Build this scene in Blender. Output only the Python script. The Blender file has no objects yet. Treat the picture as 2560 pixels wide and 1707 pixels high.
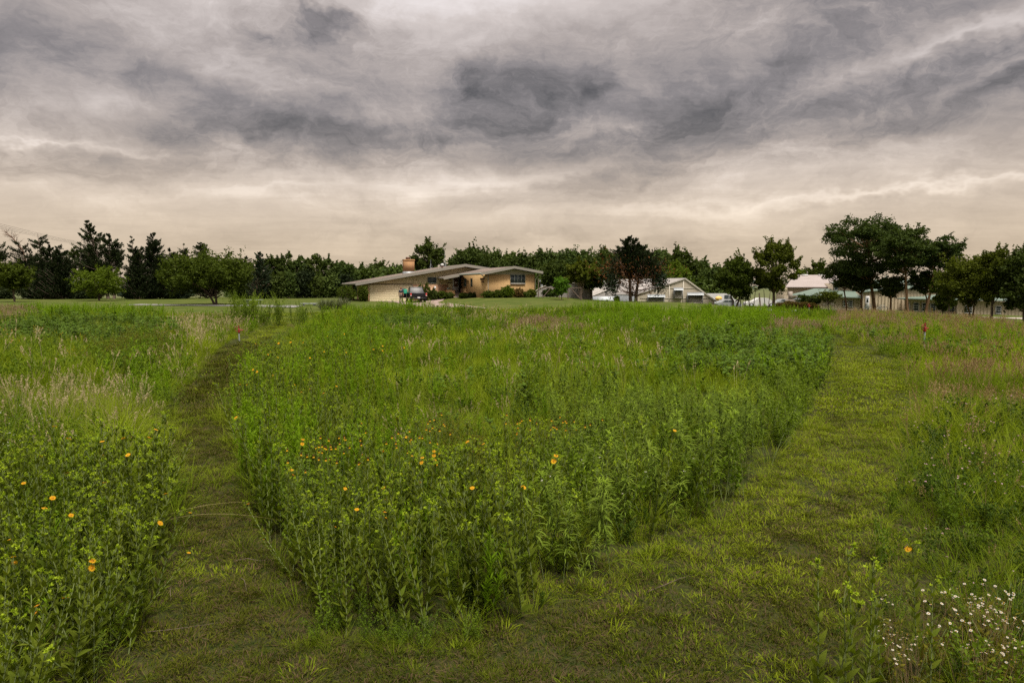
import bpy, math, random
import numpy as np
from mathutils import Vector, Matrix
random.seed(7); rng = np.random.default_rng(11)
sc = bpy.context.scene
R = math.radians
# ---------------------------------------------------------------- camera
F = 1707.0; W0, H0 = 2560.0, 1707.0          # focal length in photo pixels (24 mm on a 36 mm frame)
PITCH = math.atan(139 / F); CZ = 2.7
cam = bpy.data.objects.new('camera', bpy.data.cameras.new('camera'))
sc.collection.objects.link(cam)
cam.location = (0, 0, CZ); cam.rotation_euler = (R(90) - PITCH, 0, 0)
cam.data.sensor_width = 36; cam.data.lens = 36 * F / W0
cam.data.clip_start = 0.1; cam.data.clip_end = 12000
sc.camera = cam
# ---------------------------------------------------------------- sky and light
SUN_EL, SUN_AZ = R(64), R(152)                # azimuth from +Y towards +X
EXPOSURE = 2.0
sc.view_settings.view_transform = 'Standard'; sc.view_settings.look = 'None'
sc.view_settings.exposure = EXPOSURE; sc.view_settings.gamma = 1
sc.view_settings.use_curve_mapping = False
world = bpy.data.worlds.new('World'); sc.world = world; world.use_nodes = True
WN = world.node_tree.nodes; WL = world.node_tree.links
WN.clear()
def wn(t, **k):
    n = WN.new(t)
    for a, b in k.items(): setattr(n, a, b)
    return n
def wset(sock, v):
    if hasattr(v, 'bl_rna') or hasattr(v, 'links'): WL.new(v, sock)
    else: sock.default_value = v
def wm(op, a, b=0.0, c=0.0, clamp=False):
    n = wn('ShaderNodeMath', operation=op, use_clamp=clamp)
    wset(n.inputs[0], a); wset(n.inputs[1], b)
    if op in ('MULTIPLY_ADD',): wset(n.inputs[2], c)
    return n.outputs[0]
def wcomb(x, y, z):
    n = wn('ShaderNodeCombineXYZ'); wset(n.inputs[0], x); wset(n.inputs[1], y); wset(n.inputs[2], z)
    return n.outputs[0]
def wnoise(vec, scale, detail, rough, off=(0, 0, 0), dist=0.0):
    m = wn('ShaderNodeMapping'); WL.new(vec, m.inputs[0]); m.inputs['Location'].default_value = off
    n = wn('ShaderNodeTexNoise'); WL.new(m.outputs[0], n.inputs['Vector'])
    n.inputs['Scale'].default_value = scale; n.inputs['Detail'].default_value = detail
    n.inputs['Roughness'].default_value = rough; n.inputs['Distortion'].default_value = dist
    return n
tc = wn('ShaderNodeTexCoord'); sp = wn('ShaderNodeSeparateXYZ'); WL.new(tc.outputs['Generated'], sp.inputs[0])
dx, dy, dz = sp.outputs
hor = wm('SQRT', wm('ADD', wm('MULTIPLY', dx, dx), wm('ADD', wm('MULTIPLY', dy, dy), 1e-4)))
az = wm('ARCTAN2', dx, wm('ADD', dy, 1e-5))                    # 0 straight ahead
el = wm('ARCTAN2', wm('MAXIMUM', dz, 0.0), hor)
elc = wm('MAXIMUM', el, 0.0)
# the cloud sheet, seen on a plane overhead so that it foreshortens to the horizon
inv = wm('DIVIDE', 1.0, wm('ADD', wm('MAXIMUM', dz, 0.0), 0.085))
cpl = wcomb(wm('MULTIPLY', dx, inv), wm('MULTIPLY', dy, inv), 0.0)
ang = wcomb(az, el, 0.0)
warp2 = wnoise(wcomb(az, wm('MULTIPLY', el, 1.5), 0.0), 5.5, 5, 0.66, (0.3, 4.7, 1))
ws = wn('ShaderNodeSeparateColor'); WL.new(warp2.outputs['Color'], ws.inputs[0])
wa = wm('ADD', az, wm('MULTIPLY', wm('SUBTRACT', ws.outputs[0], 0.5), 0.20))
we = wm('ADD', el, wm('MULTIPLY', wm('SUBTRACT', ws.outputs[1], 0.5), 0.10))
wang = wcomb(wa, we, 0.0)
BLOBS = [  # photo x, y, half-widths in px, tilt in degrees (+ rises to the right), amount
    (1290, -30, 360, 130, 0, .36), (700, 60, 430, 60, 10, .10), (2360, 110, 330, 26, 18, .26), (2500, 150, 200, 22, 25, .22),
    (1225, 240, 84, 60, 0, -.50), (1345, 250, 96, 52, 14, -.42), (1290, 305, 120, 30, 8, -.45), (1500, 235, 60, 30, 20, -.25), (1480, 235, 70, 50, 20, -.18), (690, 105, 60, 36, -10, -.42), (810, 110, 60, 40, 0, -.42), (830, 62, 130, 20, 0, -.32),
    (560, 330, 700, 44, 2, -.18), (100, 420, 420, 60, 4, -.20), (900, 400, 420, 46, 0, -.16), (1150, 360, 340, 26, 0, -.20),
    (1800, 250, 300, 56, 28, -.24), (2080, 265, 560, 52, 13, -.32), (2430, 215, 300, 44, 18, -.30), (1650, 320, 330, 36, 12, -.10), (2120, 120, 330, 50, 25, -.16),
    (300, 210, 520, 60, -6, -.10), (110, 250, 230, 60, -20, .10), (320, 260, 150, 40, 8, .16), (620, 225, 260, 26, -22, .10),
    (700, 480, 560, 30, 4, .12), (1200, 470, 300, 34, 0, .10), (1450, 430, 240, 26, 12, .12), (2000, 500, 620, 16, 3, .14), (2300, 470, 400, 10, 6, .08),
    (1500, 400, 300, 20, 10, .05), (1900, 400, 700, 30, 9, -.10), (150, 360, 330, 9, 0, .18), (1700, 600, 700, 18, 0, -.07), (900, 600, 500, 22, 0, -.05),
    (1850, 190, 60, 50, 30, .12), (1560, 110, 300, 60, 0, -.05),
]
bl = 0.0
for (bx, by, sx, sy, rot, amp) in BLOBS:
    a0 = math.atan((bx - 1280) / F); e0 = math.atan((714 - by) / F / math.sqrt(1 + ((bx - 1280) / F) ** 2))
    mp_ = wn('ShaderNodeMapping', vector_type='TEXTURE'); WL.new(wang, mp_.inputs[0])
    mp_.inputs['Location'].default_value = (a0, e0, 0); mp_.inputs['Rotation'].default_value = (0, 0, R(rot))
    mp_.inputs['Scale'].default_value = (2.0 * sx / F, 2.0 * sy / F, 1)
    gt = wn('ShaderNodeTexGradient', gradient_type='QUADRATIC_SPHERE'); WL.new(mp_.outputs[0], gt.inputs[0])
    g = gt.outputs['Fac']
    bl = wm('MULTIPLY_ADD', g, amp * (.8 if amp < 0 else 1.1), bl)
bl = wm('MULTIPLY', bl, wm('MINIMUM', 1.0, wm('MAXIMUM', wm('MULTIPLY', dy, 3.0), 0.0)))
n1 = wnoise(cpl, 0.8, 5, 0.60, (0.4, 0.2, 0), 0.6)            # broad sheets
n4 = wnoise(wcomb(wa, wm('MULTIPLY', we, 1.9), 0.0), 7.0, 8, 0.70, (2, 2, 5), 0.5)
bl = wm('MULTIPLY', bl, wm('MULTIPLY_ADD', wm('SUBTRACT', n4.outputs[0], 0.5), -2.2, 1.0))
# streaks: long along one wind direction
ms = wn('ShaderNodeMapping'); WL.new(cpl, ms.inputs[0]); ms.inputs['Rotation'].default_value = (0, 0, R(-24)); ms.inputs['Scale'].default_value = (0.55, 2.3, 1)
n2 = wnoise(ms.outputs[0], 1.2, 6, 0.62, (5, 2, 0), 0.9)
ma = wn('ShaderNodeMapping'); WL.new(ang, ma.inputs[0]); ma.inputs['Rotation'].default_value = (0, 0, R(-9)); ma.inputs['Scale'].default_value = (1.0, 2.6, 1)
n3 = wnoise(ma.outputs[0], 3.2, 5, 0.6, (1, 7, 0), 0.8)
ns = wm('ADD', wm('ADD', wm('MULTIPLY', wm('SUBTRACT', n1.outputs[0], 0.5), 0.55), wm('MULTIPLY', wm('SUBTRACT', n2.outputs[0], 0.5), 0.20)),
        wm('MULTIPLY', wm('SUBTRACT', n3.outputs[0], 0.5), 0.22))
ns = wm('ADD', ns, wm('MULTIPLY', wm('SUBTRACT', n4.outputs[0], 0.5), 0.66))
calm = wn('ShaderNodeMapRange', interpolation_type='SMOOTHSTEP'); WL.new(el, calm.inputs[0])
calm.inputs[1].default_value = 0.05; calm.inputs[2].default_value = 0.26; calm.inputs[3].default_value = 0.4; calm.inputs[4].default_value = 1.0
ns = wm('MULTIPLY', ns, calm.outputs[0])
# brightness against height
er = wn('ShaderNodeValToRGB'); WL.new(wm('MULTIPLY', el, 1 / 0.8, clamp=True), er.inputs[0])
er.color_ramp.interpolation = 'B_SPLINE'
cr = er.color_ramp.elements
cr[0].position = 0.0; cr[0].color = (.60,) * 3 + (1,)
for pz, vv in ((.07, .66), (.15, .74), (.22, .58), (.32, .47), (.42, .56), (.55, .66), (.75, .62)):
    e_ = cr.new(pz); e_.color = (vv,) * 3 + (1,)
cr[-1].position = 1.0; cr[-1].color = (.55,) * 3 + (1,)
tone = wm('ADD', wm('ADD', er.outputs[0], bl), ns)
tone = wm('MULTIPLY_ADD', wm('SUBTRACT', tone, 0.5), 1.22, 0.52)
ramp = wn('ShaderNodeValToRGB'); WL.new(tone, ramp.inputs[0]); re = ramp.color_ramp.elements
re[0].position = 0.02; re[0].color = (.105, .098, .098, 1)
re[1].position = 1.05 if False else 1.0; re[1].color = (.95, .88, .87, 1)
for pz, c_ in ((.22, (.172, .158, .158)), (.40, (.268, .242, .241)), (.6, (.44, .385, .362)), (.8, (.65, .58, .55))):
    e_ = re.new(pz); e_.color = c_ + (1,)
warm = wn('ShaderNodeMix', data_type='RGBA', blend_type='MULTIPLY')
WL.new(ramp.outputs[0], warm.inputs['A']); warm.inputs['B'].default_value = (1.12, 1.0, .77, 1)
wr = wn('ShaderNodeMapRange', interpolation_type='SMOOTHSTEP'); WL.new(el, wr.inputs[0])
wr.inputs[1].default_value = 0.02; wr.inputs[2].default_value = 0.27; wr.inputs[3].default_value = 1.0; wr.inputs[4].default_value = 0.0
WL.new(wr.outputs[0], warm.inputs['Factor'])
sky = wn('ShaderNodeTexSky', sky_type='NISHITA', sun_disc=False, sun_elevation=SUN_EL, sun_rotation=SUN_AZ)
# overcast sky: three times brighter overhead than near the horizon; both this gain and an unseen glow added to light the scene
zen = wn('ShaderNodeMapRange', interpolation_type='SMOOTHSTEP'); WL.new(el, zen.inputs[0])
zen.inputs[1].default_value = 0.40; zen.inputs[2].default_value = 1.15; zen.inputs[3].default_value = 0.0; zen.inputs[4].default_value = 2.4
sdx, sdy, sdz = math.sin(SUN_AZ) * math.cos(SUN_EL), math.cos(SUN_AZ) * math.cos(SUN_EL), math.sin(SUN_EL)
dots = wm('ADD', wm('ADD', wm('MULTIPLY', dx, sdx), wm('MULTIPLY', dy, sdy)), wm('MULTIPLY', dz, sdz))
fill_glow = wm('MULTIPLY', wm('EXPONENT', wm('MULTIPLY', wm('SUBTRACT', dots, 1.0), 18.0)), 4.0)
gain = wm('MULTIPLY', wm('ADD', wm('ADD', 1.0, zen.outputs[0]), fill_glow), 10.0 / 2 ** EXPOSURE)
mixs = wn('ShaderNodeMix', data_type='RGBA')
sc10 = wn('ShaderNodeVectorMath', operation='SCALE'); WL.new(warm.outputs['Result'], sc10.inputs[0]); WL.new(gain, sc10.inputs['Scale'])
mixs.inputs['Factor'].default_value = 0.985
WL.new(sky.outputs[0], mixs.inputs['A']); WL.new(sc10.outputs[0], mixs.inputs['B'])
bg = wn('ShaderNodeBackground'); bg.inputs['Strength'].default_value = 0.1
WL.new(mixs.outputs['Result'], bg.inputs[0])
wo = wn('ShaderNodeOutputWorld'); WL.new(bg.outputs[0], wo.inputs[0])
sun = bpy.data.objects.new('sun', bpy.data.lights.new('sun', 'SUN')); sc.collection.objects.link(sun)
sun.data.energy = 1.5; sun.data.angle = R(24); sun.data.color = (1, .93, .82)
sd = Vector((math.sin(SUN_AZ) * math.cos(SUN_EL), math.cos(SUN_AZ) * math.cos(SUN_EL), math.sin(SUN_EL)))
sun.rotation_euler = sd.to_track_quat('Z', 'Y').to_euler(); sun.location = (0, 0, 60)
sc.cycles.max_bounces = 6; sc.cycles.transparent_max_bounces = 6
sc.cycles.diffuse_bounces = 3; sc.cycles.glossy_bounces = 2; sc.cycles.transmission_bounces = 3
sc.cycles.use_denoising = False

# ---------------------------------------------------------------- rays and terrain
def ray(x, y):
    c = (853.5 - y) / F
    return ((x - 1280) / F, math.cos(PITCH) + c * math.sin(PITCH), -math.sin(PITCH) + c * math.cos(PITCH))
def P(x, y, Y):
    d = ray(x, y); return Vector((d[0] * Y / d[1], Y, CZ + d[2] * Y / d[1]))
CTRL = [(x, y, 0.0) for x in (-30, -15, 0, 15, 30) for y in (-10, 0, 10, 20, 30)] + [
    (-45, 40, .15), (-15, 40, .05), (0, 42, .1), (15, 42, .08), (35, 40, -.1), (-2, 55, .75), (-12, 60, .45), (-30, 60, .4), (18, 56, .35), (32, 56, 0),
    (48, 48, -.45), (41, 60, -.6), (29.5, 68, -.1), (4, 58, .89), (5.2, 72, 1.13), (-2.8, 80, 1.35), (3, 82, 1.38), (-7, 90, 1.3), (-16, 86, .76), (-12, 84, .72), (-10, 78, .62),
    (11, 75, .95), (-34, 75, .58), (-68, 100, .75), (-45, 100, .75), (-58, 98, .75), (14, 80, .8), (28, 95, -.27), (38, 95, -.45), (20, 95, .2),
    (49, 92, -.76), (49, 84, -.91), (56, 105, -1.01), (64, 98, -1.48), (80, 95, -1.7), (75, 75, -1.6), (60, 60, -1.0), (-20, 110, .9), (10, 120, .5), (50, 130, -.9), (-100, 120, .8),
    (-120, 60, .6), (100, 120, -1.5), (120, 60, -1.2), (0, 200, .4), (-150, 200, .4), (150, 200, -.8), (0, 400, -.5), (-300, 400, 0), (300, 400, -1), (0, -60, 0), (-80, 0, 0.2), (80, 0, -.2), (-60, -60, 0), (60, -60, 0)]
CT = np.array(CTRL)
def zg(x, y):
    x = np.asarray(x, float); y = np.asarray(y, float); sh = x.shape
    xf = x.ravel(); yf = y.ravel(); out = np.empty(xf.shape)
    for i in range(0, len(xf), 20000):
        d2 = (xf[i:i + 20000, None] - CT[None, :, 0]) ** 2 + (yf[i:i + 20000, None] - CT[None, :, 1]) ** 2
        w = 1.0 / (d2 + 9.0) ** 2
        out[i:i + 20000] = (w * CT[None, :, 2]).sum(1) / w.sum(1)
    r = np.hypot(xf, yf)
    k = np.clip((r - 26) / 14, 0, 1); k = k * k * (3 - 2 * k)
    far = np.clip((r - 260) / 500, 0, 1)
    out = out * k * (1 - far) + far * (-.6)
    return out.reshape(sh) if sh else float(out[0])
def G(px, py, y0=3.0, y1=400.0):
    ys = np.linspace(y0, y1, 4000); d = ray(px, py)
    xs = d[0] / d[1] * ys; zs = CZ + d[2] / d[1] * ys
    below = np.nonzero(zs <= zg(xs, ys))[0]
    i = below[0] if len(below) else len(ys) - 1
    return Vector((xs[i], ys[i], zg(xs[i], ys[i])))
def GH(px, py, h, y0=3.0, y1=120.0):               # where the view ray is h above the ground
    ys = np.linspace(y0, y1, 6000); d = ray(px, py)
    xs = d[0] / d[1] * ys; zs = CZ + d[2] / d[1] * ys; i = np.nonzero(zs <= zg(xs, ys) + h)[0]
    i = i[0] if len(i) else len(ys) - 1
    return Vector((xs[i], ys[i], zg(xs[i], ys[i])))
def topx(x, y, z):                                # world -> photo pixel
    cy = y * math.cos(PITCH) - (z - CZ) * math.sin(PITCH)
    cu = y * math.sin(PITCH) + (z - CZ) * math.cos(PITCH)
    return 1280 + x / cy * F, 853.5 - cu / cy * F

# ---------------------------------------------------------------- mesh helpers
def tag(o, label=None, cat=None, group=None, kind=None):
    if label: o['label'] = label
    if cat: o['category'] = cat
    if group: o['group'] = group
    if kind: o['kind'] = kind
    return o
LINK = sc.collection.objects.link
def empty(name, loc, rz=0, **k):
    o = bpy.data.objects.new(name, None); LINK(o); o.location = loc; o.rotation_euler = (0, 0, rz)
    o.empty_display_size = .2
    return tag(o, **k)
class MB:
    def __init__(s): s.v = []; s.f = []; s.m = []; s.n = 0
    def add(s, V, Fc, mi=0):
        V = np.asarray(V, float).reshape(-1, 3); Fc = np.asarray(Fc, int)
        if len(Fc) == 0: return s
        s.v.append(V); s.f.append(Fc + s.n); s.m.append(np.full(len(Fc), mi)); s.n += len(V); return s
    def box(s, a, b, mi=0):
        x0, y0, z0 = a; x1, y1, z1 = b
        V = [(x0, y0, z0), (x1, y0, z0), (x1, y1, z0), (x0, y1, z0), (x0, y0, z1), (x1, y0, z1), (x1, y1, z1), (x0, y1, z1)]
        return s.add(V, [(0, 3, 2, 1), (4, 5, 6, 7), (0, 1, 5, 4), (1, 2, 6, 5), (2, 3, 7, 6), (3, 0, 4, 7)], mi)
    def prism(s, poly, axis, a, b, mi=0):
        """poly: 2-D outline; extruded along axis ('x','y','z') from a to b"""
        n = len(poly)
        def pt(p, t): return {'x': (t, p[0], p[1]), 'y': (p[0], t, p[1]), 'z': (p[0], p[1], t)}[axis]
        V = [pt(p, a) for p in poly] + [pt(p, b) for p in poly]
        s.add(V, [(i, (i + 1) % n, n + (i + 1) % n, n + i) for i in range(n)], mi)
        c = np.mean(np.array(V[:n]), 0); c2 = np.mean(np.array(V[n:]), 0)
        if n == 4:
            s.add(V, [(3, 2, 1, 0), (4, 5, 6, 7)], mi)
        else:
            s.ngon(V[:n][::-1], mi); s.ngon(V[n:], mi)
        return s
    def ngon(s, V, mi=0):
        V = np.asarray(V, float); s.v.append(V); s.f.append([tuple(range(s.n, s.n + len(V)))]); s.m.append(np.array([mi])); s.n += len(V); return s
    def tube(s, pts, rad, n=6, mi=0, cap=True):
        pts = np.asarray(pts, float); k = len(pts); rad = np.broadcast_to(rad, (k,))
        T = np.gradient(pts, axis=0); T /= np.linalg.norm(T, axis=1)[:, None] + 1e-9
        up = np.array([0, 0, 1.0]) if abs(T[0][2]) < .9 else np.array([1.0, 0, 0])
        A = np.cross(T, up); A /= np.linalg.norm(A, axis=1)[:, None] + 1e-9; B = np.cross(T, A)
        th = np.arange(n) * 2 * math.pi / n
        V = (pts[:, None] + rad[:, None, None] * (np.cos(th)[None, :, None] * A[:, None] + np.sin(th)[None, :, None] * B[:, None])).reshape(-1, 3)
        i = np.arange(k - 1)[:, None] * n; j = np.arange(n)[None]; j2 = (j + 1) % n
        s.add(V, np.stack([i + j, i + j2, i + n + j2, i + n + j], -1).reshape(-1, 4), mi)
        if cap:
            s.ngon(V[:n], mi); s.ngon(V[-n:][::-1], mi)
        return s
    def cyl(s, a, b, r0, r1=None, n=10, mi=0): return s.tube([a, b], [r0, r0 if r1 is None else r1], n, mi)
    def lathe(s, prof, c=(0, 0, 0), n=12, mi=0):
        prof = np.asarray(prof, float); k = len(prof); th = np.arange(n) * 2 * math.pi / n
        V = np.stack([prof[:, 0, None] * np.cos(th), prof[:, 0, None] * np.sin(th), np.repeat(prof[:, 1, None], n, 1)], -1).reshape(-1, 3) + np.array(c)
        i = np.arange(k - 1)[:, None] * n; j = np.arange(n)[None]; j2 = (j + 1) % n
        return s.add(V, np.stack([i + j, i + j2, i + n + j2, i + n + j], -1).reshape(-1, 4), mi)
    def xf(s, M):
        M = np.array(M); s.v = [v @ M[:3, :3].T + M[:3, 3] for v in s.v]; return s
    def mesh(s, name, mats, smooth=False):
        me = bpy.data.meshes.new(name)
        if s.n:
            V = np.concatenate(s.v); me.vertices.add(len(V)); me.vertices.foreach_set('co', V.ravel())
            L = np.concatenate([np.asarray(f).ravel() for f in s.f])
            S = np.concatenate([np.full(len(f), np.asarray(f).shape[1]) for f in s.f])
            me.loops.add(len(L)); me.loops.foreach_set('vertex_index', L.astype(np.int32))
            me.polygons.add(len(S)); st = np.concatenate([[0], np.cumsum(S)[:-1]])
            me.polygons.foreach_set('loop_start', st.astype(np.int32))
            me.polygons.foreach_set('material_index', np.concatenate(s.m).astype(np.int32))
            if smooth: me.polygons.foreach_set('use_smooth', np.ones(len(S), bool))
            me.update(calc_edges=True)
        for m in (mats if isinstance(mats, (list, tuple)) else [mats]): me.materials.append(m)
        return me
    def obj(s, name, mats, parent=None, smooth=False, **k):
        o = bpy.data.objects.new(name, s.mesh(name, mats, smooth)); LINK(o)
        if parent: o.parent = parent
        return tag(o, **k)
def bevel(o, w=.02, seg=2):
    m = o.modifiers.new('bevel', 'BEVEL'); m.width = w; m.segments = seg; m.limit_method = 'ANGLE'; return o
def strips(base, az_, el0, el1, L, Wd, nseg=4, prof=None, twist=None):
    """curved ribbons (leaves, blades, petals): azimuth, start and end elevation, length, width; returns V, F"""
    base = np.asarray(base, float); N = len(base)
    az_, el0, el1, L, Wd = [np.broadcast_to(np.asarray(q, float), (N,)) for q in (az_, el0, el1, L, Wd)]
    t = np.linspace(0, 1, nseg + 1)
    if prof is None: prof = np.interp(t, (0, .15, .5, 1), (.5, .9, 1, .04))
    elev = el0[:, None] + (el1 - el0)[:, None] * t[None, :-1]
    step = (L / nseg)[:, None, None] * np.stack([np.cos(elev) * np.cos(az_)[:, None], np.cos(elev) * np.sin(az_)[:, None], np.sin(elev)], -1)
    C = np.concatenate([np.zeros((N, 1, 3)), np.cumsum(step, 1)], 1) + base[:, None]
    tw = np.zeros(N) if twist is None else np.broadcast_to(twist, (N,))
    S = np.stack([-np.sin(az_) * np.cos(tw), np.cos(az_) * np.cos(tw), np.sin(tw)], -1)
    hw = (Wd[:, None] * prof[None]) / 2
    V = np.stack([C - S[:, None] * hw[..., None], C + S[:, None] * hw[..., None]], 2)       # N, k, 2, 3
    k = nseg + 1
    b = (np.arange(N) * k * 2)[:, None] + (np.arange(nseg) * 2)[None]
    Fc = np.stack([b, b + 1, b + 3, b + 2], -1).reshape(-1, 4)
    return V.reshape(-1, 3), Fc
def quads(c, size, asp=1.0, axis=None, spread=1.0, g=None):
    """a cloud of small leaf faces"""
    g = g or rng; N = len(c); size = np.broadcast_to(size, (N,))
    a = g.normal(size=(N, 3))
    if axis is not None: a = a * spread + axis
    a /= np.linalg.norm(a, axis=1)[:, None]
    b = np.cross(a, g.normal(size=(N, 3))); b /= np.linalg.norm(b, axis=1)[:, None] + 1e-9
    A = a * (size * asp)[:, None] / 2; B = b * size[:, None] / 2
    V = np.stack([c - A, c + B * .9, c + A, c - B * .9], 1).reshape(-1, 3)
    return V, np.arange(N * 4).reshape(-1, 4)

# ---------------------------------------------------------------- materials
def mat(name, col, rough=.7, col2=None, scale=3.0, detail=5, metal=0, bump=0, bscale=None, spec=.3, coord='Object', stretch=None, con=(.35, .65)):
    m = bpy.data.materials.new(name); m.use_nodes = True; N = m.node_tree.nodes; L = m.node_tree.links
    b = N['Principled BSDF']; b.inputs['Roughness'].default_value = rough; b.inputs['Metallic'].default_value = metal
    b.inputs['Specular IOR Level'].default_value = spec; b.inputs['Base Color'].default_value = tuple(col) + (1,)
    if col2 is not None or bump:
        t = N.new('ShaderNodeTexCoord'); mp = N.new('ShaderNodeMapping'); L.new(t.outputs[coord], mp.inputs[0])
        if stretch: mp.inputs['Scale'].default_value = stretch
        n = N.new('ShaderNodeTexNoise'); L.new(mp.outputs[0], n.inputs['Vector']); n.inputs['Scale'].default_value = scale; n.inputs['Detail'].default_value = detail
        n.inputs['Roughness'].default_value = .65
        if col2 is not None:
            r = N.new('ShaderNodeValToRGB'); L.new(n.outputs[0], r.inputs[0]); r.color_ramp.elements[0].position = con[0]; r.color_ramp.elements[1].position = con[1]
            r.color_ramp.elements[0].color = tuple(col) + (1,); r.color_ramp.elements[1].color = tuple(col2) + (1,); L.new(r.outputs[0], b.inputs['Base Color'])
        if bump:
            n2 = N.new('ShaderNodeTexNoise'); L.new(mp.outputs[0], n2.inputs['Vector']); n2.inputs['Scale'].default_value = bscale or scale * 6; n2.inputs['Detail'].default_value = 4
            bp = N.new('ShaderNodeBump'); bp.inputs['Strength'].default_value = bump; bp.inputs['Distance'].default_value = .02; L.new(n2.outputs[0], bp.inputs['Height']); L.new(bp.outputs[0], b.inputs['Normal'])
    return m
def leafmat(name, a, b, trans=.35, rough=.6, patch=.25, island=.8, spec=.08, patchscale=.22):
    """foliage: colour differs leaf by leaf, plant by plant and patch by patch; thin leaves let light through"""
    spec = min(spec, .04); rough = max(rough, .6)
    m = bpy.data.materials.new(name); m.use_nodes = True; N = m.node_tree.nodes; L = m.node_tree.links
    pb = N['Principled BSDF']; out = N['Material Output']
    pb.inputs['Roughness'].default_value = rough; pb.inputs['Specular IOR Level'].default_value = spec
    geo = N.new('ShaderNodeNewGeometry'); oi = N.new('ShaderNodeObjectInfo')
    nz = N.new('ShaderNodeTexNoise'); nz.inputs['Scale'].default_value = patchscale; nz.inputs['Detail'].default_value = 3; L.new(oi.outputs['Location'], nz.inputs['Vector'])
    def M(op, x, y):
        n = N.new('ShaderNodeMath'); n.operation = op
        for i, q in enumerate((x, y)):
            if isinstance(q, (int, float)): n.inputs[i].default_value = q
            else: L.new(q, n.inputs[i])
        return n.outputs[0]
    f = M('ADD', M('MULTIPLY', geo.outputs['Random Per Island'], island * .55), M('MULTIPLY', oi.outputs['Random'], 1 - island * .55))
    f = M('ADD', f, M('MULTIPLY', M('SUBTRACT', nz.outputs[0], .5), 4 * patch))
    mx = N.new('ShaderNodeMix'); mx.data_type = 'RGBA'; mx.clamp_factor = True; L.new(f, mx.inputs['Factor'])
    mx.inputs['A'].default_value = tuple(a) + (1,); mx.inputs['B'].default_value = tuple(b) + (1,)
    L.new(mx.outputs['Result'], pb.inputs['Base Color'])
    if trans:
        tr = N.new('ShaderNodeBsdfTranslucent')
        tc_ = N.new('ShaderNodeMix'); tc_.data_type = 'RGBA'; tc_.blend_type = 'MULTIPLY'; tc_.inputs['Factor'].default_value = 1
        L.new(mx.outputs['Result'], tc_.inputs['A']); tc_.inputs['B'].default_value = (1.5, 1.6, .6, 1); L.new(tc_.outputs['Result'], tr.inputs[0])
        ms_ = N.new('ShaderNodeMixShader'); ms_.inputs[0].default_value = trans; L.new(pb.outputs[0], ms_.inputs[1]); L.new(tr.outputs[0], ms_.inputs[2]); L.new(ms_.outputs[0], out.inputs[0])
    return m
# ---------------------------------------------------------------- palette
M_ground = mat('turf_soil', (.022, .034, .006), .95, (.058, .048, .022), scale=9, detail=12, bump=1, bscale=70, spec=.05, con=(.38, .7))
M_lawn = mat('lawn_ground', (.040, .062, .010), .95, (.080, .090, .022), scale=.5, detail=12, bump=.6, bscale=30, spec=.05)
M_field = mat('far_field', (.06, .08, .028), .95, (.10, .105, .045), scale=.02, detail=6, spec=.1)
M_asphalt = mat('road_grey', (.14, .135, .13), .9, (.19, .185, .175), scale=1.2, bump=.3)
M_conc = mat('concrete', (.26, .22, .19), .9, (.33, .29, .25), scale=.8, bump=.3)
M_pink = mat('driveway_concrete', (.20, .15, .13), .9, (.26, .20, .17), scale=.8, bump=.3)
M_trim = mat('roof_trim_grey', (.32, .295, .23), .75, (.38, .35, .28), scale=1.5)
M_trim2 = mat('fascia_grey', (.18, .165, .14), .7, (.22, .205, .175), scale=2, stretch=(.3, 1, 3))
M_shingle = mat('roof_shingle', (.12, .095, .078), .95, (.18, .14, .115), scale=5, bump=.8, bscale=30)
M_siding = mat('cream_siding', (.50, .42, .25), .7, (.55, .465, .285), scale=1.2, stretch=(.3, 1, 3))
M_garage = mat('cream_panel', (.60, .52, .33), .6, (.64, .56, .37), scale=1.0)
M_white = mat('white_paint', (.50, .50, .49), .5, (.44, .44, .44), scale=2)
M_glass = mat('window_glass', (.03, .04, .045), .12, (.06, .075, .08), scale=1.5, spec=.3)
M_dark = mat('dark_opening', (.015, .014, .012), .8)
M_brown = mat('brown_wood', (.07, .035, .022), .7, (.10, .05, .03), scale=4)
M_frame = mat('window_frame_green_grey', (.24, .27, .23), .6, (.28, .31, .27), scale=3)
M_curtain = mat('curtain', (.55, .58, .56), .8, (.35, .38, .37), scale=6, stretch=(4, 4, .3))
M_metal = mat('galvanised_metal', (.22, .24, .25), .5, (.28, .30, .31), scale=3, metal=.3)
M_tint = mat('tinted_car_glass', (.012, .014, .015), .25, spec=.12)
M_black = mat('black_paint', (.008, .008, .010), .3, spec=.3)
M_rubber = mat('tyre_rubber', (.018, .018, .018), .85)
M_chrome = mat('chrome', (.6, .6, .62), .15, metal=1)
M_red = mat('red_paint', (.20, .022, .015), .5, (.14, .016, .012), scale=8)
M_redlens = mat('red_lens', (.35, .02, .015), .15, spec=.6)
M_teal = mat('teal_cloth', (.03, .28, .18), .8)
M_bark = mat('bark', (.075, .055, .040), .95, (.14, .105, .08), scale=5, stretch=(1, 1, .25), bump=.8)
M_barkl = mat('pale_bark', (.20, .15, .12), .95, (.28, .22, .18), scale=5, stretch=(1, 1, .25), bump=.8)
M_barkb = mat('locust_bark', (.13, .075, .035), .95, (.19, .115, .06), scale=4, stretch=(1, 1, .25), bump=.8)
M_dead = mat('dead_twigs', (.085, .045, .028), .95, (.14, .085, .055), scale=3)
M_poly = mat('greenhouse_sheet', (.33, .295, .23), .35, (.41, .365, .29), scale=.7, stretch=(1, 1, 3), spec=.5)
M_film = mat('white_plastic_film', (.26, .245, .225), .6, (.32, .30, .28), scale=.8)
M_ghframe = mat('greenhouse_frame', (.42, .39, .33), .5)
M_tan = mat('tan_metal_siding', (.34, .285, .20), .6, (.38, .32, .225), scale=.5)
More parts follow.
